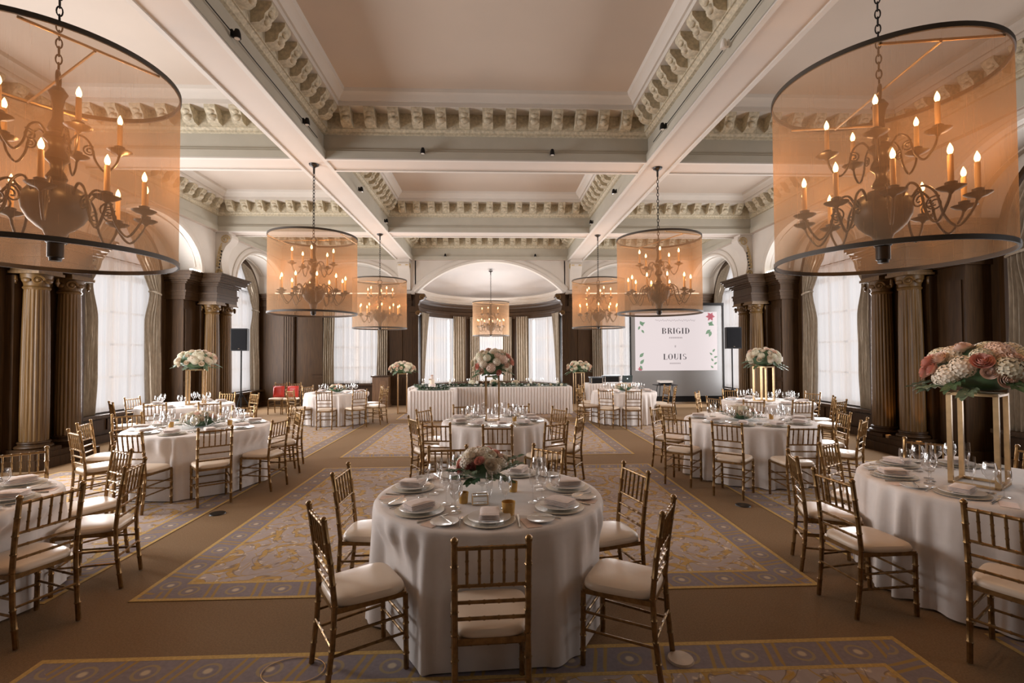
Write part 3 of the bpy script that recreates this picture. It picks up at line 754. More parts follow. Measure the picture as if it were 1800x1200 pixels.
# ------------------------------------------------------------------ chandeliers in organza drums
ZT, ZB_, DR = 3.7414, 2.4539, 0.708
def arm_curve(r0, z0, r1, z1, lift, drop):
    P = []
    pts = [(r0, z0), (r0 + (r1 - r0) * .18, z0 + lift), (r0 + (r1 - r0) * .40, z0 + lift * .4), (r0 + (r1 - r0) * .52, z0 - drop * .6), (r0 + (r1 - r0) * .72, z0 - drop), (r0 + (r1 - r0) * .93, z0 - drop * .55), (r1, z1)]
    for i in range(len(pts) - 1):
        p0 = pts[max(0, i - 1)]; p1 = pts[i]; p2 = pts[i + 1]; p3 = pts[min(len(pts) - 1, i + 2)]
        for k in range(5):
            t = k / 5
            P.append(tuple(.5 * (2 * p1[j] + (p2[j] - p0[j]) * t + (2 * p0[j] - 5 * p1[j] + 4 * p2[j] - p3[j]) * t * t + (3 * p1[j] - p0[j] - 3 * p2[j] + p3[j]) * t ** 3) for j in (0, 1)))
    P.append(pts[-1]); return P
def make_lamp(loc, label):
    ztop = loc[2]
    t = thing('drum_chandelier', label, 'chandelier', (loc[0], loc[1], 0), 0, 'drum shaded chandeliers')
    return t
me_cache = {}
def cached(key, fn):
    if key not in me_cache: me_cache[key] = fn()
    return me_cache[key]
def part(name, me, parent, loc=(0, 0, 0), rz=0, rot=None):
    o = bpy.data.objects.new(name, me); COL.objects.link(o); o.parent = parent; o.location = loc
    o.rotation_euler = rot if rot else (0, 0, rz); return o
def shade_me():
    return MB().grid(lambda u, v: (DR * cos(2 * pi * u), DR * sin(2 * pi * u), ZB_ + (ZT - ZB_) * v), 96, 6, wrap=True).mesh('drum_shade', ORGANZA)
def rim_me(z):
    return MB().lathe([(DR - .006, z - .016), (DR + .008, z - .016), (DR + .008, z + .016), (DR - .006, z + .016), (DR - .006, z - .016)], 96, cap=False).mesh('rim', BRASSRIM)
def spoke_me():
    m = MB(); d = DR * .86; h = sqrt(DR ** 2 - d * d)
    a = .42
    R = Matrix.Rotation(a, 4, 'Z')
    m.tube([(-d, 0, ZT - .04), (d, 0, ZT - .04)], .008, 6, M=R)
    for e in (-1, 1): m.tube([(e * d, -h, ZT - .03), (e * d, h, ZT - .03)], .009, 6, M=R)
    return m.mesh('spoke', GOLDS)
def stem_me():
    p = [(.001, 3.645), (.03, 3.64), (.055, 3.60), (.04, 3.57), (.028, 3.50), (.032, 3.42), (.05, 3.37), (.058, 3.34), (.045, 3.32), (.07, 3.30), (.078, 3.27), (.05, 3.24), (.045, 3.20), (.065, 3.16), (.068, 3.13), (.04, 3.10), (.034, 3.06), (.055, 3.02), (.062, 3.0), (.05, 2.98), (.055, 2.965)]
    m = MB().lathe(p[::-1], 24)
    m.tube([(.055 * cos(a), 0, 3.70 + .055 * sin(a)) for a in [2 * pi * i / 20 for i in range(20)]], .010, 8, True)
    return m.mesh('stem', BRONZE)
def globe_me():
    p = [(.055, 2.97), (.10, 2.955), (.15, 2.92), (.18, 2.87), (.188, 2.82), (.178, 2.76), (.148, 2.70), (.105, 2.655), (.07, 2.63), (.058, 2.60), (.055, 2.55), (.046, 2.545), (.046, 2.45), (.036, 2.445), (.034, 2.425), (.001, 2.42)]
    return MB().lathe(p[::-1], 32).mesh('globe', BRONZE)
def arm_me(lo):
    P = arm_curve(.16, 2.84, .52, 2.80, .10, .22) if lo else arm_curve(.06, 3.27, .34, 3.27, .07, .16)
    m = MB().tube([(r, 0, z) for r, z in P], .0085 if lo else .0075, 8)
    c = (.30, 2.80) if lo else (.17, 3.24); q = .055 if lo else .04
    m.tube([(c[0] + q * (1 - t / 26) * cos(t * .5 + 1), 0, c[1] + q * (1 - t / 26) * sin(t * .5 + 1)) for t in range(22)], .006, 6)
    return m.mesh('arm', BRONZE)
def pan_me():
    return MB().lathe([(.006, -.03), (.02, -.012), (.05, -.004), (.072, .010), (.078, .016), (.05, .014), (.03, .02), (.034, .045), (.026, .05), (.001, .05)], 20).mesh('drip_pan', BRONZE)
def candle_me(h): return MB().lathe([(.0165, 0), (.0165, h), (.012, h + .006), (.001, h + .007)], 12).mesh('candle', CANDLE)
def bulb_me(): return MB().lathe([(.001, 0), (.012, .008), (.017, .025), (.014, .045), (.007, .062), (.001, .075)], 12).mesh('bulb', FLAME)
def chain_me(z0, z1):
    m = MB(); n = max(1, round((z1 - z0) / .056)); st = (z1 - z0) / n
    for i in range(n):
        z = z0 + st * (i + .5); a = (i % 2) * pi / 2
        m.tube([(.017 * cos(b) * cos(a), .017 * cos(b) * sin(a), z + (st * .62) * sin(b)) for b in [2 * pi * k / 12 for k in range(12)]], .0048, 6, True)
    return m.mesh('chain', BLACK)
def build_lamp(x, y, ztop, label, rz):
    t = thing('drum_chandelier', label, 'chandelier', (x, y, 0), rz, 'drum shaded chandeliers')
    part('ceiling_canopy', MB().lathe([(.001, -.17), (.016, -.16), (.018, -.07), (.03, -.05), (.075, -.025), (.085, 0), (.001, 0)], 24).mesh('ceiling_canopy', BRONZE), t, (0, 0, ztop))
    part('chain', chain_me(3.755, ztop - .16), t)
    sh = part('drum_shade', cached('shade', shade_me), t)
    part('top_rim', cached('rt', lambda: rim_me(ZT)), sh); part('bottom_rim', cached('rb', lambda: rim_me(ZB_)), sh)
    part('spoke', cached('spoke', spoke_me), t); part('stem', cached('stem', stem_me), t); part('globe', cached('globe', globe_me), t)
    for lo, n, r, zp, h in ((1, 10, .52, 2.80, .175), (0, 5, .34, 3.27, .16)):
        for i in range(n):
            a = 2 * pi * (i + .35 * (1 - lo)) / n
            A = part('arm', cached('arm%d' % lo, lambda: arm_me(lo)), t, rz=a)
            part('drip_pan', cached('pan', pan_me), A, (r, 0, zp)); part('candle', cached('cd%d' % lo, lambda: candle_me(h)), A, (r, 0, zp + .045)); part('bulb', cached('bulb', bulb_me), A, (r, 0, zp + .05 + h))
    for i in range(4):
        d = bpy.data.lights.new('bulb_light', 'POINT'); d.energy = BULB_W / 4 * (.25 if y > 18 else 1); d.color = (1.0, .49, .18); d.shadow_soft_size = .03
        o = bpy.data.objects.new('bulb_light', d); COL.objects.link(o); o.parent = t
        a = pi / 2 * i + .3; r = .46; o.location = (r * cos(a), r * sin(a), 3.15)
for j, (p, row) in enumerate(((PIER[1], 'front pair'), (PIER[2], 'middle pair'), (PIER[3], 'rear pair'))):
    for s in (-1, 1):
        build_lamp(s * BX, p, ZS, 'sheer drum chandelier with candle bulbs, %s, on the %s' % (row, side_name[s]), .5 * j + s)
build_lamp(0, 19.1, 4.98, 'sheer drum chandelier hanging in the domed alcove', .2)

# ------------------------------------------------------------------ tables, cloths and chairs
T = {'T1': (.04, 3.52, .78, 'front centre table'), 'T2': (.1, 7.3, .77, 'middle centre table'), 'T3': (-3.97, 6.97, .87, 'middle table on the red-cushion side'),
     'T8': (3.82, 7.12, .88, 'middle table on the screen side'), 'T10': (3.46, 12.62, .80, 'back table on the screen side'), 'T5': (-3.97, 12.97, .78, 'back table on the red-cushion side'),
     'T9': (5.6, 9.75, .84, 'window table on the screen side'), 'T4': (-6.05, 10.1, .83, 'window table on the red-cushion side'),
     'T6': (-3.83, 3.4, .80, 'front table on the red-cushion side'), 'T7': (3.81, 3.61, .80, 'front table on the screen side')}
CH = [('T1',0.06,2.29,93),('T1',-0.90,2.75,32),('T1',1.05,2.75,150),('T1',-1.07,3.75,-2),('T1',1.13,3.66,-165),('T1',-0.35,4.58,-84),
('T1',0.57,4.50,-135),('T2',0.12,5.85,86),('T2',-0.63,6.09,84),('T2',-1.01,6.69,29),('T2',-1.01,7.72,-31),('T2',-0.42,8.26,-78),
('T2',0.50,8.29,-95),('T2',1.11,7.70,-148),('T2',0.86,6.11,119),('T2',1.27,6.70,153),('T3',-3.98,5.62,86),('T3',-3.19,5.93,127),
('T3',-2.74,6.65,168),('T3',-2.89,7.64,-148),('T3',-3.12,8.2,-124),('T3',-4.69,5.80,56),('T3',-5.19,6.56,16),('T3',-5.28,7.43,-45),
('T3',-4.1,8.42,-82),('T4',-5.92,8.98,105),('T4',-5.04,9.10,110),('T4',-7.25,10.30,-10),('T4',-6.88,9.25,46),('T4',-5.93,11.40,-95),
('T4',-5.22,11.17,-128),('T6',-2.74,3.27,162),('T6',-2.78,4.05,-166),('T6',-3.34,4.68,-122),('T6',-4.22,4.66,-48),('T7',2.59,4.07,-21),
('T7',2.43,3.36,5),('T7',2.83,2.57,29),('T7',4.26,4.61,-135),('T7',4.80,4.09,-173),('T7',3.27,4.60,-58),('T8',2.63,7.70,-42),
('T8',2.50,6.45,52),('T8',2.90,5.88,49),('T8',3.66,5.57,86),('T8',5.08,6.85,169),('T8',4.75,6.05,131),('T9',5.52,8.47,85),
('T9',4.71,8.60,77),('T9',4.28,9.27,20),('T9',4.49,10.52,-35),('T9',5.54,11.19,-87),('T9',6.85,10.20,-160),('T9',6.59,9.18,150),
('T9',6.48,8.95,138),('T5',-3.85,11.60,95),('T5',-3.10,11.90,129),('T5',-2.90,13.35,-160),('T5',-2.66,12.54,162),('T5',-4.78,11.98,51),
('T5',-4.95,13.56,-31),('T10',2.70,11.44,57),('T10',3.31,11.23,84),('T10',2.26,11.90,31),('T10',2.46,13.30,-34),('T10',4.62,12.71,-176),
('T10',4.59,12.04,153)]
CH = [c for c in CH if c[:3] not in (('T9', 6.48, 8.95), ('T10', 2.26, 11.90))] + [('T9', 6.22, 8.48, 116), ('T10', 2.20, 12.2, 15)]
HOURS = ['twelve', 'one', 'two', 'three', 'four', 'five', 'six', 'seven', 'eight', 'nine', 'ten', 'eleven']
used = {}
def clock(key, dx, dy):
    """direction round a table as a clock seen from the viewer: six o'clock is the viewer's side"""
    h = (90 - degrees(atan2(dy, dx))) / 30 % 12
    for step in (0, 1, -1, 2, -2, 3, -3):
        q = (round(h * 2) + step) % 24
        if (key, q) not in used:
            used[(key, q)] = 1; break
    return (HOURS[q // 2] + " o'clock") if q % 2 == 0 else ('half past ' + HOURS[q // 2])
def bamboo(P, r, n=9, rings=4, k0=0, ends=True):
    """tapering stick with turned bamboo rings"""
    Q = []; R = []
    L = [0]
    for a, b in zip(P, P[1:]): L.append(L[-1] + (Vector(b) - Vector(a)).length)
    def at(s):
        for i in range(len(P) - 1):
            if s <= L[i + 1] + 1e-9:
                t = (s - L[i]) / max(1e-9, L[i + 1] - L[i]); return Vector(P[i]).lerp(Vector(P[i + 1]), t)
        return Vector(P[-1])
    cuts = set([0, L[-1]] + L)
    for i in range(1, rings + 1):
        s = L[-1] * i / (rings + 1)
        for d in (-.007, 0, .007): cuts.add(s + d)
    for s in sorted(cuts):
        ring = any(abs(s - L[-1] * i / (rings + 1)) < 1e-6 for i in range(1, rings + 1))
        Q.append(at(s)); R.append(r * (1.28 if ring else 1.0))
    return Q, R
def make_chair():
    """origin under the seat centre, +y towards the table"""
    t = bpy.data.objects.new('chair', None); COL.objects.link(t)
    def stick(name, P, r, rings=4, n=8, ball=None):
        m = MB(); Q, R = bamboo(P, r, rings=rings); m.tube(Q, R, n)
        if ball: m.ball(ball, r * 1.25, 8, 6)
        return m.build(name, GOLD, t)
    for e in (-1, 1):
        stick('back_post', [(e * .168, -.235, 0), (e * .172, -.205, .25), (e * .172, -.195, .45), (e * .172, -.215, .65), (e * .172, -.25, .895)], .0155, 7, 8, (e * .172, -.252, .905))
    for e in (-1, 1):
        stick('front_leg', [(e * .185, .195, 0), (e * .188, .188, .42)], .0155, 4)
    yb = lambda z: -.195 - .055 * ((z - .45) / .45) ** 1.2
    stick('top_rail', [(-.172, yb(.868), .868), (.172, yb(.868), .868)], .0105, 5)
    for z in (.685, .605, .525): stick('back_rail', [(-.172, yb(z), z), (.172, yb(z), z)], .0088, 4, 7)
    for i in range(5):
        x = -.172 + .344 * (i + 1) / 6; stick('spindle', [(x, yb(.868), .868), (x, yb(.685), .685)], .0078, 2, 7)
    fr = MB(); poly = [(-.178, -.20), (.178, -.20), (.198, .19), (.15, .205), (-.15, .205), (-.198, .19)]
    fr.prism(poly, .405, .432); fr.build('seat_frame', GOLD, t)
    cu = MB()
    def cush(u, v):
        a = 2 * pi * u; q = .42
        cx, sx = cos(a), sin(a)
        X = abs(cx) ** q * (1 if cx > 0 else -1); Y = abs(sx) ** q * (1 if sx > 0 else -1)
        wX = .190 + .016 * Y
        if v < .4: k = 1 + .02 * sin(v / .4 * pi); z = .432 + .028 * v / .4
        else:
            w_ = (v - .4) / .6; k = cos(w_ * pi / 2) ** .75 if w_ < 1 else 0.0; z = .46 + .026 * sin(w_ * pi / 2) ** .8
        return (X * wX * k, .002 + Y * .200 * k, z)
    cu.grid(cush, 40, 10, wrap=True); cu.build('seat_cushion', SEAT, t)
    for z in (.30, .20):
        for e in (-1, 1): stick('side_stretcher', [(e * .171, -.21, z - .01), (e * .187, .19, z)], .008, 2, 7)
    stick('front_stretcher', [(-.187, .19, .27), (.187, .19, .27)], .008, 3, 7)
    stick('back_stretcher', [(-.171, -.212, .24), (.171, -.212, .24)], .008, 3, 7)
    stick('front_stretcher', [(-.187, .19, .18), (.187, .19, .18)], .008, 3, 7)
    return t
chair0 = make_chair(); chair0['category'] = 'chair'; chair0['group'] = 'gold spindle-back banquet chairs'; chair0['label'] = 'x'
seat_of = {k: [] for k in T}; nch = 0
for key, bx, by, fa in CH:
    cx, cy, R, nm = T[key]; f = radians(fa)
    x, y = bx + .25 * cos(f), by + .25 * sin(f)
    lab = 'gold spindle-back chair at %s of the %s' % (clock('c' + key, bx - cx, by - cy), nm)
    if nch == 0: chair0.location = (x, y, FZ); chair0.rotation_euler = (0, 0, f - pi / 2); chair0['label'] = lab
    else: dup(chair0, (x, y, FZ), f - pi / 2, lab)
    nch += 1
    seat_of[key].append((x, y, f, bx, by))
def table(key):
    cx, cy, R, nm = T[key]
    t = thing('round_table', 'round banquet table under the white cloth, ' + nm, 'table', (cx, cy, FZ))
    MB().lathe([(.001, .735), (R - .01, .735), (R - .004, .75), (R - .01, .765), (.001, .765)], 48).build('tabletop', WOODL, t)
    for i in range(4):
        a = pi / 4 + i * pi / 2; q = R * .45
        MB().tube([(q * cos(a), q * sin(a), 0), (q * .9 * cos(a), q * .9 * sin(a), .735)], .018, 8).build('leg', BLACK, t)
    rnd = random.Random(key); k1, k2, k3 = rnd.choice((25, 27, 29)) + (2 if R > .82 else 0), rnd.choice((5, 7)), rnd.choice((4, 6)); p1, p2, p3 = [rnd.random() * 6.28 for _ in range(3)]
    seats = seat_of[key]
    def rad(a, z):
        t_ = 1 - z / .77
        F = sin(k1 * a + p1 + 1.6 * sin(k3 * a + p3)); F = abs(F) ** .75 * (1 if F > 0 else -.9)
        am = .62 + .38 * sin(k2 * a + p2)
        r = R + .008 + t_ ** .7 * .045 + (min(1, t_ * 6) * .22 + .78 * t_ ** .8) * .058 * am * F + .018 * t_ * sin(9 * a + p3)
        for sx, sy, f, bx, by in seats:
            ox, oy = sx - cx, sy - cy; c_, s_ = cos(f), sin(f)
            # position of the cloth point in the chair's frame (u to its side, v towards the table)
            px, py = r * cos(a) - ox, r * sin(a) - oy
            v = px * c_ + py * s_; u = -px * s_ + py * c_
            lim = .232
            if v < lim + .25 and abs(u) < .40:
                w_ = max(0, min(1, (.40 - abs(u)) / .14)); zz = max(0, min(1, (.72 - z) / .20)); zz = zz * zz * (3 - 2 * zz); w_ = w_ * w_ * (3 - 2 * w_)
                over = max(0, lim - v)
                r -= over * w_ * zz / max(.5, abs(c_ * cos(a) + s_ * sin(a)))
        return max(r, .3)
    m = MB(); n = 300; zs = [.772, .768, .755, .73, .69, .64, .58, .52, .46, .40, .33, .26, .19, .12, .06, .008]
    vs = []
    for i in range(n):
        a = 2 * pi * i / n
        vs += [(q * R * cos(a), q * R * sin(a), .772) for q in (.3, .7, .96)]
        vs += [(R * cos(a), R * sin(a), .770)]
        vs += [(rad(a, z) * cos(a), rad(a, z) * sin(a), z) for z in zs[2:]]
    k = 4 + len(zs) - 2
    fs = [(i * k + j, i * k + j + 1, ((i + 1) % n) * k + j + 1, ((i + 1) % n) * k + j) for i in range(n) for j in range(k - 1)]
    fs.append(tuple(i * k for i in range(n)))
    m.add(vs, fs)
    o = m.build('tablecloth', CLOTH, loc=(cx, cy, FZ), ang=70)
    tag(o, 'floor-length white cloth draped over the ' + nm, 'tablecloth', 'white round tablecloths')
for key in T: table(key)

# ------------------------------------------------------------------ place settings
def M_plate(r): return MB().lathe([(.001, 0), (r * .6, 0), (r * .66, .004), (r, .014), (r * 1.0, .017), (r * .64, .009), (.001, .007)], 32).mesh('plate', CHINA)
def M_charger(): return MB().lathe([(.001, 0), (.10, 0), (.155, .009), (.156, .012), (.11, .006), (.001, .005)], 36).mesh('charger', CHARGER)
def M_napkin():
    m = MB()
    for i in range(4):
        z = .001 + i * .009; w_ = .060 - i * .001
        m.grid(lambda u, v: (w_ * (2 * u - 1), .085 * (2 * v - 1), z + .008 * (1 - (2 * u - 1) ** 8) * (1 - (2 * v - 1) ** 8) + .0015 * sin(v * 9 + i)), 10, 10)
        m.box(-w_, w_, -.085, .085, z - .001, z + .0015)
    return m.mesh('napkin', NAPK)
def M_fork():
    m = MB(); m.tube([(0, -.095, .004), (0, 0, .006), (0, .045, .004)], [.004, .0026, .004], 6)
    for x in (-.0085, -.0028, .0028, .0085): m.tube([(x * .5, .045, .004), (x, .06, .003), (x, .10, .006)], [.0025, .002, .0012], 5)
    return m.mesh('fork', SILVER)
def M_knife():
    m = MB(); m.tube([(0, -.11, .004), (0, 0, .004)], [.0055, .004], 6); m.prism([(-.004, 0), (.005, 0), (.009, .06), (.006, .11), (-.002, .12), (-.004, .06)], .002, .0045)
    return m.mesh('knife', SILVER)
def M_glass(h, rb, rm, hs):
    """stemmed glass: height, bowl radius, mouth radius, stem height"""
    p = [(.001, .001), (.034, .001), (.033, .004), (.006, .008), (.0038, .02), (.0038, hs - .01), (.008, hs)]
    hb = h - hs
    for i in range(1, 10):
        u = i / 9; r = rb * sin(min(1, u * 1.9) * pi / 2) ** .7 if u < .53 else rb + (rm - rb) * ((u - .53) / .47) ** 1.5
        p.append((max(r, .008), hs + hb * u))
    q = [(r - .0012, z) for r, z in p[-8:]][::-1]
    return MB().lathe(p + q, 20, cap=False).mesh('glass', GLASS)
def M_tumbler():
    return MB().lathe([(.001, 0), (.028, 0), (.034, .07), (.032, .07), (.027, .006), (.001, .006)], 20).mesh('tumbler', mat('amber_glass', (.62, .36, .10), .15, 0, .15, 20))
ITEMS = {'charger': ('pale gilt charger plate', 'plate', M_charger), 'dinner_plate': ('white dinner plate', 'plate', lambda: M_plate(.128)),
         'bread_plate': ('small white bread plate', 'plate', lambda: M_plate(.083)), 'napkin': ('folded blush napkin', 'napkin', M_napkin),
         'fork': ('silver fork', 'fork', M_fork), 'knife': ('silver table knife', 'knife', M_knife), 'butter_knife': ('butter knife', 'knife', M_knife),
         'menu_card': ('copper-toned menu card', 'card', lambda: MB().box(-.045, .045, -.08, .08, 0, .0012).mesh('menu_card', CARD)),
         'wine_glass': ('large wine glass', 'glass', lambda: M_glass(.215, .044, .034, .095)), 'water_goblet': ('wide water goblet', 'glass', lambda: M_glass(.185, .043, .039, .075)),
         'champagne_flute': ('tall champagne flute', 'glass', lambda: M_glass(.235, .024, .022, .085))}
GROUP = {'charger': 'charger plates', 'dinner_plate': 'dinner plates', 'bread_plate': 'bread plates', 'napkin': 'folded napkins', 'fork': 'forks', 'knife': 'knives', 'butter_knife': 'butter knives',
         'menu_card': 'menu cards', 'wine_glass': 'wine glasses', 'water_goblet': 'water goblets', 'champagne_flute': 'champagne flutes'}
def item(kind, label, x, y, z, rz, sc=None):
    lab, cat, fn = ITEMS[kind]
    o = bpy.data.objects.new(kind, cached('i' + kind, fn)); COL.objects.link(o); o.location = (x, y, z); o.rotation_euler = (0, 0, rz)
    if sc: o.scale = sc
    return tag(o, lab + ' ' + label, cat, GROUP[kind])
def setting(key, th, level):
    """one place: forks to the diner's left, knives and glasses to the right"""
    cx, cy, R, nm = T[key]; e = (cos(th), sin(th)); r_ = (-(-e[1]) * -1, -e[0] * -1)
    fx, fy = -e[0], -e[1]; rx, ry = fy, -fx          # facing and right-hand directions of the diner
    rot = atan2(fy, fx) - pi / 2; z = tz
    lab = 'at the %s place, %s' % (clock('p' + key, e[0], e[1]), nm)
    def P(right, inward):
        d = R - inward; return cx + e[0] * d + rx * right, cy + e[1] * d + ry * right
    js = random.uniform(-.04, .04)
    if level >= 2:
        item('charger', lab, *P(0, .20), z, rot); item('dinner_plate', lab, *P(0, .20), z + .0128, rot)
        item('napkin', lab, *P(0, .195), z + .0312, rot + js)
        if level == 3: item('bread_plate', lab, *P(-.262, .17), z, rot)
        elif key != 'T2': item('bread_plate', lab, *P(-.11, .40), z, rot, (.62, .62, 1))
    else:
        item('dinner_plate', lab, *P(0, .19), z, rot); item('napkin', lab, *P(0, .19), z + .018, rot + js)
    if level >= 3:
        item('butter_knife', lab, *P(-.25, .17), z + .0175, rot + .5, (.75, .75, 1)); item('menu_card', lab, *P(.24, .15), z, rot + .25)
    if level == 3 or key == 'T2':
        item('fork', lab, *P(-.172 if level == 3 else -.165, .18), z, rot); item('knife', lab, *P(.172, .18), z, rot)
    item('wine_glass', lab, *P(.10, .40), z, 0); (None if key == 'T1' and abs(th + 1.57) < .1 else item('water_goblet', lab, *P(.18, .35), z, 0))
    if level >= 2: item('champagne_flute', lab, *P(.0, .405 if key == 'T1' else .43), z, 0)
LEVEL = {'T1': 3, 'T2': 2, 'T3': 2, 'T8': 2, 'T7': 3, 'T6': 3, 'T4': 1, 'T9': 1, 'T5': 1, 'T10': 1}
EXTRA = {'T7': [175, 205], 'T6': [-55], 'T8': [55], 'T10': [50], 'T5': [80], 'T4': [-150, 20], 'T9': []}
for key in T:
    cx, cy, R, nm = T[key]
    angs = []
    for x, y, f, bx, by in seat_of[key]: angs.append(atan2(y - cy, x - cx))
    if key == 'T7': angs = [radians(a) for a in (62, 112, 162, 212)]
    if key == 'T6': angs = [radians(a) for a in (12, 62, 112)]
    need = .84 if LEVEL[key] == 3 else .60
    angs.sort(); keep = []
    for a in angs:
        if not keep or a - keep[-1] > need: keep.append(a)
        else: keep.append(keep[-1] + need + .01)
    for a in keep: setting(key, a, LEVEL[key])

# ------------------------------------------------------------------ flowers
def rose_me(m_):
    mb = MB(); rn = random.Random(3)
    mb.ball((0, 0, .0), .32, 10, 6, (1, 1, 1.1))
    for k, (n, r, h, op) in enumerate(((3, .20, .58, .0), (4, .33, .56, .08), (5, .48, .50, .22), (6, .66, .42, .45), (7, .84, .30, .75))):
        for i in range(n):
            a = 2 * pi * (i + .5 * (k % 2)) / n + rn.uniform(-.12, .12); wa = 2 * pi / n * 1.15
            def pt(u, v):
                q = 2 * u - 1; wid = .5 + .62 * sin(pi * min(1, .08 + v * .62)); top = 1 - .22 * q * q * v
                th = a + q * .5 * wa * wid; vv = v * top
                rr = r * (.30 + .70 * sin(min(1, vv * 1.15) * pi / 2)) + op * .22 * max(0, vv - .55)
                z = -.42 + (h + .42) * vv ** .85 - op * .55 * max(0, vv - .72) ** 1.2
                return (rr * cos(th), rr * sin(th), z)
            mb.grid(pt, 6, 5)
    return mb.mesh('rose', m_, 80)
def hydrangea_me(m_):
    mb = MB(); rn = random.Random(5); mb.ball((0, 0, -.1), .72, 12, 8, (1, 1, .8))
    for i in range(70):
        z = 1 - i / 69 * 1.35; ph = i * 2.39996; q = sqrt(max(0, 1 - z * z)); n = Vector((q * cos(ph), q * sin(ph), z))
        A = Matrix.Translation(Vector((n.x * .92, n.y * .92, n.z * .78 - .05))) @ n.to_track_quat('Z', 'Y').to_matrix().to_4x4() @ Matrix.Rotation(rn.random() * 3, 4, 'Z')
        for j in range(4):
            B = A @ Matrix.Rotation(j * pi / 2, 4, 'Z')
            mb.add([(0, 0, .02), (.10, -.09, .04), (.21, 0, .06), (.10, .09, .04)], [(0, 1, 2, 3)], B)
    return mb.mesh('hydrangea', m_, 0)
def sprig_me(m_, n=7, L=1.0):
    mb = MB(); mb.tube([(0, 0, 0), (L * .5, 0, .08), (L, 0, -.02)], .018, 5)
    for i in range(n):
        t = .25 + .75 * i / (n - 1); s = (-1) ** i; a = s * (.9 - .3 * t) if i < n - 1 else 0
        B = Matrix.Translation((L * t, 0, .06 * sin(t * 3))) @ Matrix.Rotation(a, 4, 'Z') @ Matrix.Rotation(.25 * s, 4, 'X')
        w_ = .13
        mb.add([(0, 0, 0), (.12, -w_, .03), (.28, -w_ * .8, .02), (.42, 0, -.04), (.28, w_ * .8, .02), (.12, w_, .03), (.2, 0, .0)], [(0, 1, 6), (1, 2, 6), (2, 3, 6), (3, 4, 6), (4, 5, 6), (5, 0, 6)], B)
    return mb.mesh('leaf_sprig', m_, 60)
BLOOM = {'rose': ('rose', [P_CREAM, P_BLUSH, P_PINK, P_MAUVE]), 'hyd': ('hydrangea', [P_WHITE, P_CREAM, P_BLUSH])}
def bloom(parent, kind, ci, pos, nrm, s, rz=0):
    nm, ms = BLOOM[kind]; me = cached(kind + str(ci), lambda: (rose_me if kind == 'rose' else hydrangea_me)(ms[ci]))
    o = bpy.data.objects.new(nm, me); COL.objects.link(o); o.parent = parent
    q = Vector(nrm).to_track_quat('Z', 'Y').to_matrix().to_4x4()
    o.matrix_basis = Matrix.Translation(pos) @ q @ Matrix.Rotation(rz, 4, 'Z') @ Matrix.Scale(s, 4); return o
def arrangement(label, loc, R, H, n, seed, pal, size, low=-.35, leaves=16, lsize=.14, name='flower_arrangement', group=None, droop=(.0, .6)):
    """dome of blossoms, R wide and H high above loc"""
    rn = random.Random(seed)
    t = thing(name, label, 'flowers', loc, 0, group)
    MB().ball((0, 0, H * .44), 1, 16, 10, (R * .80, R * .80, H * .42)).build('foliage', LEAF, t)
    for i in range(n):
        z = 1 - (i + .3) / n * (1 - low); ph = i * 2.39996 + rn.uniform(-.2, .2); q = sqrt(max(0, 1 - z * z)); d = Vector((q * cos(ph), q * sin(ph), z))
        kind, ci = rn.choice(pal); s = size * rn.uniform(.85, 1.2) * (1.22 if kind == 'hyd' else .98)
        k = rn.uniform(.78, .90) if kind == 'hyd' else rn.uniform(.94, 1.04)
        p = Vector((d.x * R * k, d.y * R * k, H * .42 + d.z * H * .50 * k))
        bloom(t, kind, ci, p, (d.x + rn.uniform(-.2, .2), d.y + rn.uniform(-.2, .2), d.z + .35), s, rn.random() * 6)
    for i in range(leaves):
        ph = 2 * pi * i / leaves + rn.uniform(-.25, .25); z = rn.uniform(.05, .5)
        o = bpy.data.objects.new('leaf_sprig', cached('sp%d' % (i % 2), lambda: sprig_me((LEAF, LEAF2)[i % 2]))); COL.objects.link(o); o.parent = t
        o.matrix_basis = Matrix.Translation((R * .66 * cos(ph), R * .66 * sin(ph), H * z * .8)) @ Matrix.Rotation(ph, 4, 'Z') @ Matrix.Rotation(rn.uniform(*droop), 4, 'Y') @ Matrix.Scale(lsize * rn.uniform(.8, 1.3) * 2, 4)
    return t
WARM = [('rose', 0), ('rose', 1), ('rose', 1), ('rose', 2), ('hyd', 0), ('hyd', 1), ('hyd', 2), ('rose', 0)]
PALE = [('rose', 0), ('hyd', 0), ('hyd', 0), ('hyd', 1), ('rose', 0), ('rose', 1)]
PINKY = [('rose', 1), ('rose', 1), ('hyd', 1), ('hyd', 2), ('rose', 2), ('rose', 0), ('hyd', 0)]
def stand(label, loc, rz, w_, d_, h, r=.011, group='tall gold flower stands'):
    t = thing('flower_stand', label, 'stand', loc, rz, group)
    for e in (-1, 1):
        for f in (-1, 1):
            MB().box(e * w_ - r, e * w_ + r, f * d_ - r, f * d_ + r, 0, h).build('post', GOLDS, t, ang=0)
    for nm, z in (('base_frame', .0), ('top_frame', h - .02)):
        m = MB()
        for e in (-1, 1):
            m.box(-w_ - r, w_ + r, e * d_ - r, e * d_ + r, z, z + .016); m.box(e * w_ - r, e * w_ + r, -d_, d_, z, z + .016)
        m.build(nm, GOLDS, t, ang=0)
    MB().box(-w_, w_, -d_, d_, h - .006, h).build('top_plate', GOLDS, t, ang=0)
    return t
stand('tall gold four-post flower stand on the front table, screen side', (3.70, 3.56, tz), .55, .13, .13, .68, .015)
arrangement('large blush rose and hydrangea dome on the front gold stand, screen side', (3.76, 3.56, tz + .684), .335, .38, 46, 1, PINKY, .066, -.42, 18, .08)
stand('tall slim gold flower stand on the middle centre table', (.06, 7.3, tz), .0, .095, .07, .66, .013)
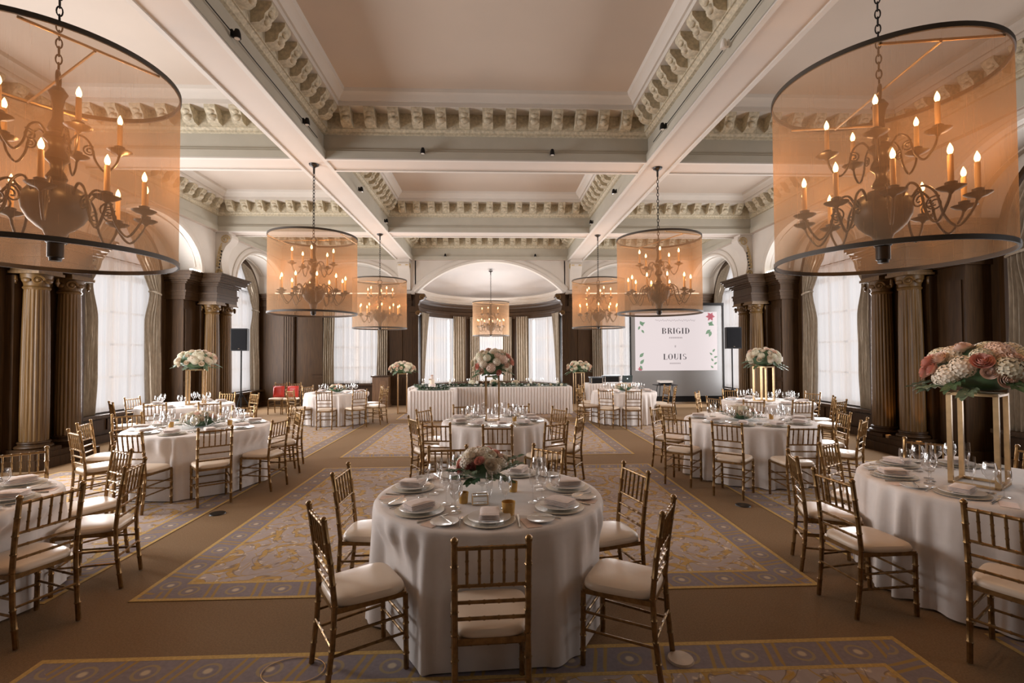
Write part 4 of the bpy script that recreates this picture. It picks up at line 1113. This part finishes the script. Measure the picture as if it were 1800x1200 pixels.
arrangement('round blush and peach flower ball above the middle centre table', (.06, 7.3, tz + .664), .30, .42, 46, 2, WARM, .054, -.65, 14, .055)
stand('tall gold four-post flower stand on the window table, screen side', (5.54, 9.75, tz), .5, .13, .13, .70, .016)
arrangement('cream and white flower dome above the window table, screen side', (5.54, 9.75, tz + .704), .33, .39, 40, 3, PALE, .058, -.35, 16, .072)
stand('tall gold four-post flower stand on the window table, red-cushion side', (-5.87, 10.1, tz), .35, .14, .13, .70, .016)
arrangement('cream and white flower dome above the window table, red-cushion side', (-5.87, 10.1, tz + .704), .36, .39, 42, 4, PALE, .060, -.35, 16, .072)
for x, lab, sd in ((-2.62, 'red-cushion end', 5), (2.66, 'screen end', 6)):
    stand('thin gold floor stand for flowers at the %s of the head table' % lab, (x, 14.75, FZ), .1, .13, .13, 1.18, .009, None)
    arrangement('cream and blush flower ball on the floor stand, %s of head table' % lab, (x, 14.75, 1.19), .36, .36, 36, sd, PALE + WARM[:3], .06, -.45, 14, .075)
c = MB().lathe([(.001, 0), (.05, 0), (.048, .006), (.008, .014), (.007, .06), (.02, .075), (.06, .10), (.075, .125), (.072, .125), (.05, .10), (.001, .08)], 24).build('compote_bowl', GLASS, loc=(-.01, 3.5, tz)); c.scale = (1, 1, .84); tag(c, 'footed glass bowl under the flowers on the front centre table', 'bowl')
arrangement('low rose and greenery centrepiece on the front centre table', (-.01, 3.5, tz + .108), .165, .22, 34, 8, [('rose', 1), ('rose', 0), ('rose', 1), ('hyd', 1), ('rose', 2), ('rose', 0), ('hyd', 0), ('rose', 3)], .044, -.05, 22, .062, droop=(-.45, .05))
for key, n, sd, r in (('T3', 26, 11, .23), ('T8', 26, 12, .22), ('T5', 18, 13, .22), ('T10', 18, 14, .22), ):
    cx, cy, R, nm = T[key]
    arrangement('low flower centrepiece with greenery on the ' + nm, (cx - (.10 if key == 'T8' else 0), cy, tz), r, .21, n, sd, PALE + [('rose', 1)], .048, .08, 16, .06, droop=(-.5, -.05))
# small table-top pieces on the front centre table
def votive(label, x, y, z=tz, s=1):
    o = bpy.data.objects.new('votive_cup', cached('vot', M_tumbler)); COL.objects.link(o); o.location = (x, y, z); o.scale = (s, s, s); return tag(o, label, 'candle holder', 'amber votive cups')
votive('amber votive cup beside the flowers on the front centre table', .21, 3.55)
votive('square-shouldered amber cup behind the viewer place, front centre table', .16, 3.02, tz, 1.25)
votive('short amber votive cup on the six o\'clock side of the front table flowers', -.13, 3.30)
for i, (k, dx, dy, lab) in enumerate((('T2', .28, -.12, 'by the stand base on the middle centre table'), ('T3', .34, .12, 'beside the low flowers, middle table, red-cushion side'), ('T3', -.37, -.03, 'towards the windows, middle table, red-cushion side'),
                           ('T8', .36, .02, 'beside the low flowers, middle table, screen side'), ('T7', .20, -.14, 'by the gold stand, front table, screen side'))):
    votive('amber votive cup ' + lab, T[k][0] + dx, T[k][1] + dy)
t = thing('number_frame', 'small gold wire frame block before the flowers, front centre table', 'frame', (-.02, 3.27, tz), .1)
m = MB()
for e in (-1, 1):
    for f in (-1, 1):
        m.tube([(e * .05, f * .03, 0.003), (e * .05, f * .03, .06)], .003, 6)
    for z in (.003, .06):
        m.tube([(-.05, e * .03, z), (.05, e * .03, z)], .003, 6); m.tube([(e * .05, -.03, z), (e * .05, .03, z)], .003, 6)
m.build('wire_frame', GOLDS, t); MB().box(-.047, .047, -.027, .027, .004, .05).build('glass_block', GLASS, t, ang=0)

# ------------------------------------------------------------------ head table, wing, garlands
def skirted(label, x0, x1, y0, y1, h, name='head_table'):
    t = thing(name, label, 'table', ((x0 + x1) / 2, (y0 + y1) / 2, FZ)); W, D = (x1 - x0) / 2, (y1 - y0) / 2
    MB().box(-W + .03, W - .03, -D + .03, D - .03, h - .04, h - .006).build('tabletop', WOODL, t, ang=0)
    for e in (-1, 1):
        for f in (-1, 1): MB().tube([(e * (W - .1), f * (D - .08), 0), (e * (W - .1), f * (D - .08), h - .04)], .018, 8).build('leg', BLACK, t)
    per = []
    N = lambda L: max(8, int(L / .018))
    for (ax, ay), (bx, by) in (((-W, -D), (W, -D)), ((W, -D), (W, D)), ((W, D), (-W, D)), ((-W, D), (-W, -D))):
        n = N(hypot(bx - ax, by - ay))
        per += [(ax + (bx - ax) * i / n, ay + (by - ay) * i / n, (by - ay) / hypot(bx - ax, by - ay), -(bx - ax) / hypot(bx - ax, by - ay)) for i in range(n)]
    vs = []; zs = [h, h - .012, h - .05, h * .55, h * .25, .006]
    for i, (x, y, nx, ny) in enumerate(per):
        s = sin(i * .018 / .085 * 2 * pi + .6 * sin(i * .11))
        for j, z in enumerate(zs):
            o = 0 if j == 0 else (.006 + (.014 + .012 * j / 5) * (s if j > 1 else s * .4) + .012 * j / 5)
            vs.append((x + nx * o, y + ny * o, z))
    k = len(zs); n = len(per)
    fs = [(i * k + j, i * k + j + 1, ((i + 1) % n) * k + j + 1, ((i + 1) % n) * k + j) for i in range(n) for j in range(k - 1)] + [tuple(i * k for i in range(n))]
    o = MB().add(vs, fs).build('tablecloth', CLOTH, loc=t.location, ang=60)
    tag(o, 'pleated white skirting cloth on the ' + label, 'tablecloth'); return t
skirted('long head table before the alcove', -2.36, 2.36, 14.29, 15.05, .79)
skirted('short wing of the head table, red-cushion end', -2.12, -.98, 13.05, 14.20, .79)
def garland(label, pts, seed, n):
    rn = random.Random(seed); t = thing('garland', label, 'garland', (0, 0, 0)); m1 = MB(); m2 = MB(); L = 0
    segs = list(zip(pts, pts[1:]))
    for i in range(n):
        f = i / n * len(segs); a, b = segs[int(f)]; u = f - int(f)
        p = Vector(a).lerp(Vector(b), u) + Vector((rn.uniform(-.04, .04), rn.uniform(-.07, .07), rn.uniform(.02, .07)))
        B = Matrix.Translation(p) @ Matrix.Rotation(rn.random() * 6.28, 4, 'Z') @ Matrix.Rotation(rn.uniform(-.5, .05), 4, 'Y') @ Matrix.Scale(rn.uniform(.16, .26), 4)
        w_ = .14
        (m1 if i % 3 else m2).add([(0, 0, 0), (.12, -w_, .03), (.28, -w_ * .8, .02), (.42, 0, -.04), (.28, w_ * .8, .02), (.12, w_, .03), (.2, 0, 0)], [(0, 1, 6), (1, 2, 6), (2, 3, 6), (3, 4, 6), (4, 5, 6), (5, 0, 6)], B)
    m1.tube([Vector(p) + Vector((0, 0, .014)) for p in pts], .012, 6)
    m1.build('foliage', LEAF, t); m2.build('pale_foliage', LEAF2, t)
    for i in range(n // 60):
        f = (i + .5) / (n // 60) * len(segs); a, b = segs[int(f)]; p = Vector(a).lerp(Vector(b), f - int(f)) + Vector((rn.uniform(-.03, .03), rn.uniform(-.08, .02), .05))
        bloom(t, rn.choice(['rose', 'hyd']), rn.choice([0, 0, 1]), p, (rn.uniform(-.4, .4), -.7, 1), rn.uniform(.035, .055))
    return t
garland('leafy green garland with cream blooms along the long head table', [(-2.2, 14.45, .797), (-1, 14.40, .797), (0, 14.42, .797), (1, 14.38, .797), (2.25, 14.42, .797)], 1, 900)
garland('leafy green garland with yellow blooms on the head table wing', [(-1.95, 13.22, .797), (-1.5, 13.15, .797), (-1.1, 13.25, .797)], 2, 260)
CW = mat('white_wax', (.80, .76, .68), .5)
for i in range(11):
    x = -2.0 + i * .40
    if i % 2 == 0:
        t = thing('pillar_candle', 'white pillar candle in the head table garland, %s from the red-cushion end' % ['first', 'second', 'third', 'fourth', 'fifth', 'sixth'][i // 2], 'candle', (x, 14.66, .80), 0, 'head table candles')
        h = .10 + .05 * ((i * 7) % 3); MB().lathe([(.001, 0), (.035, 0), (.035, h), (.03, h + .004), (.001, h)], 16).build('wax', CW, t); MB().tube([(0, 0, h), (.001, 0, h + .016)], .002, 5).build('wick', BLACK, t)
for i in range(10):
    o = item('wine_glass', 'on the head table, %s from the red-cushion end' % ['first', 'second', 'third', 'fourth', 'fifth', 'sixth', 'seventh', 'eighth', 'ninth', 'tenth'][i], -2.03 + i * .45, 14.985, .80, 0)
arrangement('small white flower bunch at the middle of the head table', (.12, 14.70, .80), .13, .2, 14, 31, [('hyd', 0), ('hyd', 1), ('rose', 0)], .045, .1, 6, .06, droop=(-.5, -.1))
for x, lab in ((-.55, 'red-cushion side'), (.75, 'screen side')):
    arrangement('small cream flower bunch on the head table, %s of the middle' % lab, (x, 14.72, .80), .10, .17, 12, 33 + int(x * 10), [('hyd', 0), ('rose', 0), ('rose', 1)], .038, .15, 0, .06, droop=(-.5, -.1))
t = thing('tiered_centrepiece', 'tall narrow blush tiered centrepiece on the head table wing', 'centrepiece', (-1.62, 13.75, .797))  # unidentified blush piece, built as plain tiers
MB().lathe([(.001, 0), (.10, 0), (.10, .13), (.001, .13)], 24).build('bottom_tier', NAPK, t); MB().lathe([(.001, .13), (.07, .13), (.07, .25), (.001, .25)], 24).build('middle_tier', P_CREAM, t); MB().lathe([(.001, .25), (.045, .25), (.045, .34), (.001, .34)], 24).build('top_tier', NAPK, t)
bloom(t, 'rose', 1, (0, 0, .36), (0, -.3, 1), .045); bloom(t, 'rose', 0, (-.06, -.06, .26), (-.4, -.6, 1), .035)

# ------------------------------------------------------------------ projection screen with its slide
SY = 15.6
t = thing('projection_screen', 'large grey projection screen in a black frame showing a pink slide', 'screen', (5.99, SY, 0))
MB().box(-1.50, 1.50, -.01, .01, .36, 3.30).build('screen_fabric', mat('grey_screen', (.30, .30, .30), .8, 0, .02, 2), t, ang=0)
m = MB(); m.box(-1.53, 1.53, -.05, .05, 3.28, 3.36); m.build('top_case', BLACK, t, ang=0)
for e in (-1, 1): MB().box(e * 1.515 - .02, e * 1.515 + .02, -.03, .03, .20, 3.30).build('side_edge', BLACK, t, ang=0)
MB().box(-1.50, 1.50, -.03, .03, .19, .37).build('bottom_mask', BLACK, t, ang=0)
MB().box(-1.53, 1.53, -.06, .06, .12, .19).build('bottom_bar', SILVER, t, ang=0)
for e in (-1, 1): MB().box(e * 1.3 - .05, e * 1.3 + .05, -.35, .35, 0, .12).build('foot', BLACK, t, ang=0)
sl = MB().add([(-1.36, -.014, 1.19), (1.31, -.014, 1.19), (1.32, -.014, 3.08), (-1.36, -.014, 3.02)], [(0, 1, 2, 3)]).build('slide', emit('slide_pink', (.93, .82, .82), .78), t, ang=0)
INK = emit('slide_ink', (.20, .17, .19), .25); INK2 = emit('slide_pale_ink', (.62, .52, .53), .55); GRN = emit('slide_green', (.33, .50, .33), .55); RED = emit('slide_red', (.75, .22, .26), .6)
def glyph(mb, ch, x, z, h):
    """high-contrast serif capitals: thick stems, hairline joints"""
    tk, th = h * .21, h * .05
    W = {'I': .42, 'L': .72}.get(ch, .86) * h
    def bx(a, b, c, d): mb.add([(x + a, 0, z + c), (x + b, 0, z + c), (x + b, 0, z + d), (x + a, 0, z + d)], [(0, 1, 2, 3)])
    def stem(a): bx(a, a + tk, 0, h); bx(a - th, a + tk + th, 0, th); bx(a - th, a + tk + th, h - th, h)
    def arc(cx, cz, rx, rz, a0, a1, thick=tk, n=18):
        k = len(mb.v)
        for i in range(n + 1):
            a = a0 + (a1 - a0) * i / n; w_ = th + (thick - th) * abs(cos(a)) ** 1.5
            mb.v += [(x + cx + rx * cos(a), 0, z + cz + rz * sin(a)), (x + cx + (rx - w_) * cos(a), 0, z + cz + (rz - th) * sin(a))]
        mb.f += [(k + 2 * i, k + 2 * i + 1, k + 2 * i + 3, k + 2 * i + 2) for i in range(n)]
    q = W * .14
    if ch == 'I': stem(W / 2 - tk / 2)
    if ch == 'L': stem(q); bx(q, W, 0, th); bx(W - th, W, 0, h * .28)
    if ch in 'BR':
        stem(q); arc(W * .50, h * .76, W * .40, h * .24, -pi / 2, pi / 2); bx(q, W * .5, h - th, h); bx(q, W * .5, h * .52 - th / 2, h * .52 + th / 2)
        if ch == 'B': arc(W * .52, h * .26, W * .44, h * .26, -pi / 2, pi / 2); bx(q, W * .52, 0, th)
        else: mb.add([(x + W * .50, 0, z + h * .52), (x + W * .74, 0, z + h * .52), (x + W * 1.02, 0, z), (x + W * .78, 0, z)], [(0, 1, 2, 3)])
    if ch == 'D': stem(q); arc(W * .44, h * .5, W * .54, h * .5, -pi / 2, pi / 2); bx(q, W * .44, 0, th); bx(q, W * .44, h - th, h)
    if ch == 'G': arc(W * .5, h * .5, W * .48, h * .5, .7, 2 * pi - .55); bx(W * .66, W * .66 + tk, h * .06, h * .42); bx(W * .55, W * 1.0, h * .42, h * .42 + th)
    if ch == 'O': arc(W * .5, h * .5, W * .48, h * .5, 0, 2 * pi, n=30)
    if ch == 'U': bx(q, q + tk, h * .3, h); bx(q - th, q + tk + th, h - th, h); bx(W * .84, W * .84 + th, h * .3, h); bx(W * .78, W * .92 + th, h - th, h); arc(W * .51, h * .3, W * .37, h * .3, pi, 2 * pi, tk * .7)
    if ch == 'S': arc(W * .46, h * .745, W * .32, h * .255, .5, pi * 1.5, tk * .6); arc(W * .46, h * .265, W * .36, h * .265, -pi * .85, pi / 2, tk * .9)
    return W + h * .13
def word(s, cx, z, h, name, m_):
    mb = MB(); x = 0
    for ch in s: x += glyph(mb, ch, x, 0, h)
    o = mb.build(name, m_, t, ang=0); o.location = (cx - x / 2, -.016, z); return o
word('BRIGID', -.03, 2.37, .185, 'lettering', INK); word('LOUIS', -.05, 1.54, .185, 'lettering', INK)
for cx, z, w_, n, hh in ((-.03, 2.22, .44, 9, .045), (-.06, 1.40, .36, 8, .04), (-.05, 1.93, .05, 2, .07)):   # the small unreadable lines
    m = MB()
    for i in range(n):
        xx = cx - w_ / 2 + w_ * i / n; m.add([(xx, 0, z), (xx + w_ / n * .62, 0, z), (xx + w_ / n * .62, 0, z + hh), (xx, 0, z + hh)], [(0, 1, 2, 3)])
    m.build('small_line', INK2, t, (0, -.016, 0), ang=0)
m = MB(); m.tube([(-.70 + 1.3 * i / 120, 0, 2.80 + .022 * sin(i * .9) + .012 * sin(i * .37)) for i in range(121)], .005, 4); m.build('script_line', INK2, t, (0, -.018, 0))
def flat_leaf(mb, x, z, a, L):
    c_, s_ = cos(a), sin(a); P = [(0, 0), (.3, -.24), (.6, -.22), (1, 0), (.6, .22), (.3, .24)]
    k = len(mb.v); mb.v += [(x + L * (u * c_ - v * s_), 0, z + L * (u * s_ + v * c_)) for u, v in P]; mb.f.append(tuple(range(k, k + 6)))
g = MB()
for x, z, a, L in ((1.02, 2.72, -.4, .22), (1.05, 2.62, .9, .20), (1.10, 2.50, -2.4, .22), (1.12, 2.45, -1.9, .2), (-1.20, 2.78, -1.0, .2), (-1.18, 2.66, .5, .17), (-1.2, 2.62, -2, .14), (-1.15, 2.5, -.9, .14),
                   (-1.22, 1.62, .8, .2), (-1.20, 1.40, .9, .2), (-1.2, 1.36, -1.2, .16), (1.16, 1.78, .9, .13), (1.15, 1.68, 2.4, .12), (1.2, 1.6, .3, .13), (1.18, 1.48, 2.2, .12), (1.2, 1.38, .6, .13), (1.18, 1.26, 2.4, .12)): flat_leaf(g, x, z, a, L)
g.build('painted_leaf', GRN, t, (0, -.016, 0), ang=0)
for x, z, r in ((1.10, 2.92, .155), (-1.20, 1.24, .09)):
    f = MB()
    for k in range(4):
        for i in range(6 - k): flat_leaf(f, x, z, k * .5 + 2 * pi * i / (6 - k), r * (1 - .2 * k))
    f.v = [(a, b, max(1.195, c_)) for a, b, c_ in f.v]
    f.build('painted_rose', RED, t, (0, -.0155 , 0), ang=0)
# projector on its little table
t = thing('projector_table', 'small black wire-legged table holding the projector', 'table', (5.02, 14.0, 0))
MB().box(-.30, .30, -.2, .2, .83, .845).build('tabletop', BLACK, t, ang=0)
for e in (-1, 1):
    for f in (-1, 1): MB().tube([(e * .26, f * .17, 0), (e * .18, f * .12, .83)], .01, 6).build('leg', BLACK, t)
t = thing('projector', 'white projector with a dark base on the wire-legged table', 'projector', (5.02, 14.0, .845))
MB().box(-.15, .15, -.13, .13, .012, .06).build('base', BLACK, t, ang=0); MB().box(-.18, .18, -.15, .15, .06, .12).build('housing', CHINA, t, ang=0)
MB().lathe([(.001, 0), (.035, 0), (.035, .03), (.001, .03)], 16, M=Matrix.Translation((.08, .15, .09)) @ Matrix.Rotation(-pi / 2, 4, 'X')).build('lens', GLASS, t)
# equipment table
skirted('equipment table beside the projection screen', 2.92, 4.42, 14.62, 15.22, .84, 'equipment_table')
t = thing('laptop', 'open laptop seen from behind with a glowing lid mark', 'laptop', (4.18, 14.95, .849), .08)
MB().box(-.16, .16, -.0, .22, 0, .014).build('keyboard_base', SILVER, t, ang=0)
TEAL = mat('grey_lid', (.10, .14, .15), .35, .6)
MB().box(-.16, .16, -.005, .005, 0, .22, Matrix.Translation((0, 0, .012)) @ Matrix.Rotation(.22, 4, 'X')).build('lid', TEAL, t, ang=0)
MB().lathe([(.001, 0), (.02, 0), (.018, .001), (.001, .001)], 16, M=Matrix.Translation((0, -.034, .125)) @ Matrix.Rotation(.22, 4, 'X') @ Matrix.Rotation(pi / 2, 4, 'X')).build('lid_mark', emit('white_glow', (.9, .97, 1), 1.2), t)
for x, w_, h, lab in ((3.22, .19, .16, 'low black equipment case on the table end towards the alcove'), (3.68, .24, .20, 'black mixer case on legs in the middle of the equipment table')):
    t = thing('equipment_case', lab, 'case', (x, 14.92, .849))
    MB().box(-w_, w_, -.14, .14, .0 if h < .2 else .04, h).build('body', BLACK, t, ang=0); MB().box(-w_ - .02, w_ + .02, -.16, .16, h, h + .03).build('lid', mat('case_trim_' + str(h), (.16, .18, .20), .4, .4), t, ang=0)
    for e in (-1, 1): MB().box(e * w_ * .9 - .012, e * w_ * .9 + .012, -.145, -.13, 0, h).build('corner_edge', SILVER, t, ang=0)
# lectern
t = thing('lectern', 'plain oak lectern standing by the back window on the red-cushion side', 'lectern', (-3.66, 16.65, 0))
MB().box(-.26, .26, -.20, .20, .06, 1.0).build('body', WOODL, t, ang=0); MB().box(-.30, .30, -.24, .24, 1.0, 1.045).build('top_board', WOOD, t, ang=0); MB().box(-.29, .29, -.23, .23, 0, .06).build('plinth', WOODL, t, ang=0)
MB().box(-.19, .19, -.212, -.198, .2, .88).build('front_panel', WOODL, t, ang=0)
# loudspeakers on tripods
for s, x in ((-1, -6.25), (1, 6.32)):
    t = thing('speaker_stand', 'black tripod loudspeaker stand before the rear window, ' + side_name[s], 'stand', (x, 12.62, 0))
    MB().tube([(0, 0, .25), (0, 0, 1.86)], .018, 10).build('pole', BLACK, t); MB().lathe([(.001, .7), (.035, .7), (.035, .82), (.001, .82)], 12).build('collar', BLACK, t)
    for i in range(3):
        a = 2 * pi * i / 3 + .5; MB().tube([(.03 * cos(a), .03 * sin(a), .76), (.42 * cos(a), .42 * sin(a), .01)], .012, 8).build('leg', BLACK, t)
    t = thing('loudspeaker', 'black loudspeaker cabinet on its stand, ' + side_name[s], 'loudspeaker', (x, 12.62, 1.86), -.12 * s)
    MB().prism([(-.19, -.16), (.19, -.16), (.13, .16), (-.13, .16)], 0, .56).build('cabinet', BLACK, t, ang=0)
    MB().box(-.175, .175, -.168, -.158, .03, .53).build('grille', mat('speaker_grille%d' % s, (.006, .006, .007), .8, spec=.1), t, ang=0)
    MB().box(-.02, .02, -.172, -.166, .045, .065).build('badge', SILVER, t, ang=0)
# two chairs with red cushions by the corner
for x, lab in ((-6.35, 'towards the corner'), (-5.93, 'towards the room')):
    dup(chair0, (x, 14.95, 0), pi, 'gold chair with a red cushion by the rear wall, ' + lab)
    t = thing('cushion', 'bright red cushion propped on the chair ' + lab, 'cushion', (x, 15.03, .49))
    def pil(u, v):
        a, b = 2 * u - 1, 2 * v - 1; k = (1 - a ** 4) * (1 - b ** 4); return a * .165 * (1 - .06 * b * b), b * .165 * (1 - .06 * a * a) + .165, .055 * k ** .6
    REDC = mat('red_satin' + str(int(-x)), (.55, .035, .022), .4, 0, .1, 8)
    m = MB(); m.grid(lambda u, v: (pil(u, v)[0], -pil(u, v)[2] + .02 * v, pil(u, v)[1]), 14, 14); m.grid(lambda u, v: (pil(u, v)[0], pil(u, v)[2] + .02 * v, pil(u, v)[1]), 14, 14)
    m.build('cover', REDC, t, ang=60); MB().tube([(-.165, 0, 0), (.165, 0, 0), (.165, .02, .33), (-.165, .02, .33)], .005, 5, True).build('piping', REDC, t)
# track spots on the beams, cable, light switch, floor uplights
def spot(x, y, z, dx, dy, label, m_=BLACK):
    t = thing('track_spotlight', label, 'spotlight', (x, y, z), atan2(dy, dx), 'small beam spotlights')
    MB().box(-.012, .01, -.02, .02, -.02, .05).build('bracket', m_, t, ang=0)
    MB().lathe([(.001, .06), (.022, .055), (.034, .02), (.04, -.035), (.036, -.04), (.001, -.036)], 16, (.05, 0, 0)).build('spot_head', m_, t)
    MB().lathe([(.001, 0), (.028, 0), (.028, .003), (.001, .003)], 14, (.05, 0, -.043)).build('lens', CHINA, t)
ordn = ['first', 'second', 'third', 'fourth']
for s in (-1, 1):
    for i, y in enumerate((5.2, 7.15, 10.1, 12.5)):
        spot(s * 2.655, y, 5.13, -s, 0, '%s small spotlight along the ceiling beam on the %s' % (ordn[i], side_name[s]), BLACK if not (s > 0 and i == 0) else CHINA)
    spot(s * 1.07, 8.115, 5.10, 0, -1, 'small black spotlight on the cross beam towards the ' + side_name[s])
    spot(s * 1.55, 16.93, 5.14, 0, -1, 'small black spotlight above the alcove arch towards the ' + side_name[s])
    o = MB().tube([(s * 2.685, -1.2 + i * .5, 5.185 + .006 * (i % 2)) for i in range(19)], .006, 6).build('cable', BLACK); tag(o, 'thin black cable along the ceiling beam face, ' + side_name[s], 'cable')
t = thing('light_switch', 'white light switch plate on the second oak pier, screen side', 'switch', (7.49, 12.36, 1.58))
MB().box(-.008, .0, -.045, .045, -.06, .06).build('plate', CHINA, t, ang=0); MB().box(-.013, -.008, -.012, .012, -.025, .025).build('toggle', CHINA, t, ang=0)
UPL = emit('uplight_glow', (1, .55, .18), 4.0)
for q, lab in ((8.42, 'between the first columns'), (7.80, 'beside the first column')):
    t = thing('floor_uplight', 'small amber floor uplight %s, screen side' % lab, 'uplight', (7.02, q, .252))
    MB().lathe([(.001, 0), (.04, 0), (.045, .05), (.04, .05), (.036, .02), (.001, .02)], 16).build('housing', GOLDS, t); MB().lathe([(.001, .035), (.036, .035), (.036, .038), (.001, .038)], 16).build('lamp_face', UPL, t)
    d = bpy.data.lights.new('uplight', 'SPOT'); d.energy = 12; d.color = (1, .5, .15); d.spot_size = 1.0; d.spot_blend = .8; d.shadow_soft_size = .02
    o = bpy.data.objects.new('uplight', d); COL.objects.link(o); o.location = (7.03, q, .31); o.rotation_euler = Vector((.35, 0, 1)).to_track_quat('-Z', 'Y').to_euler()
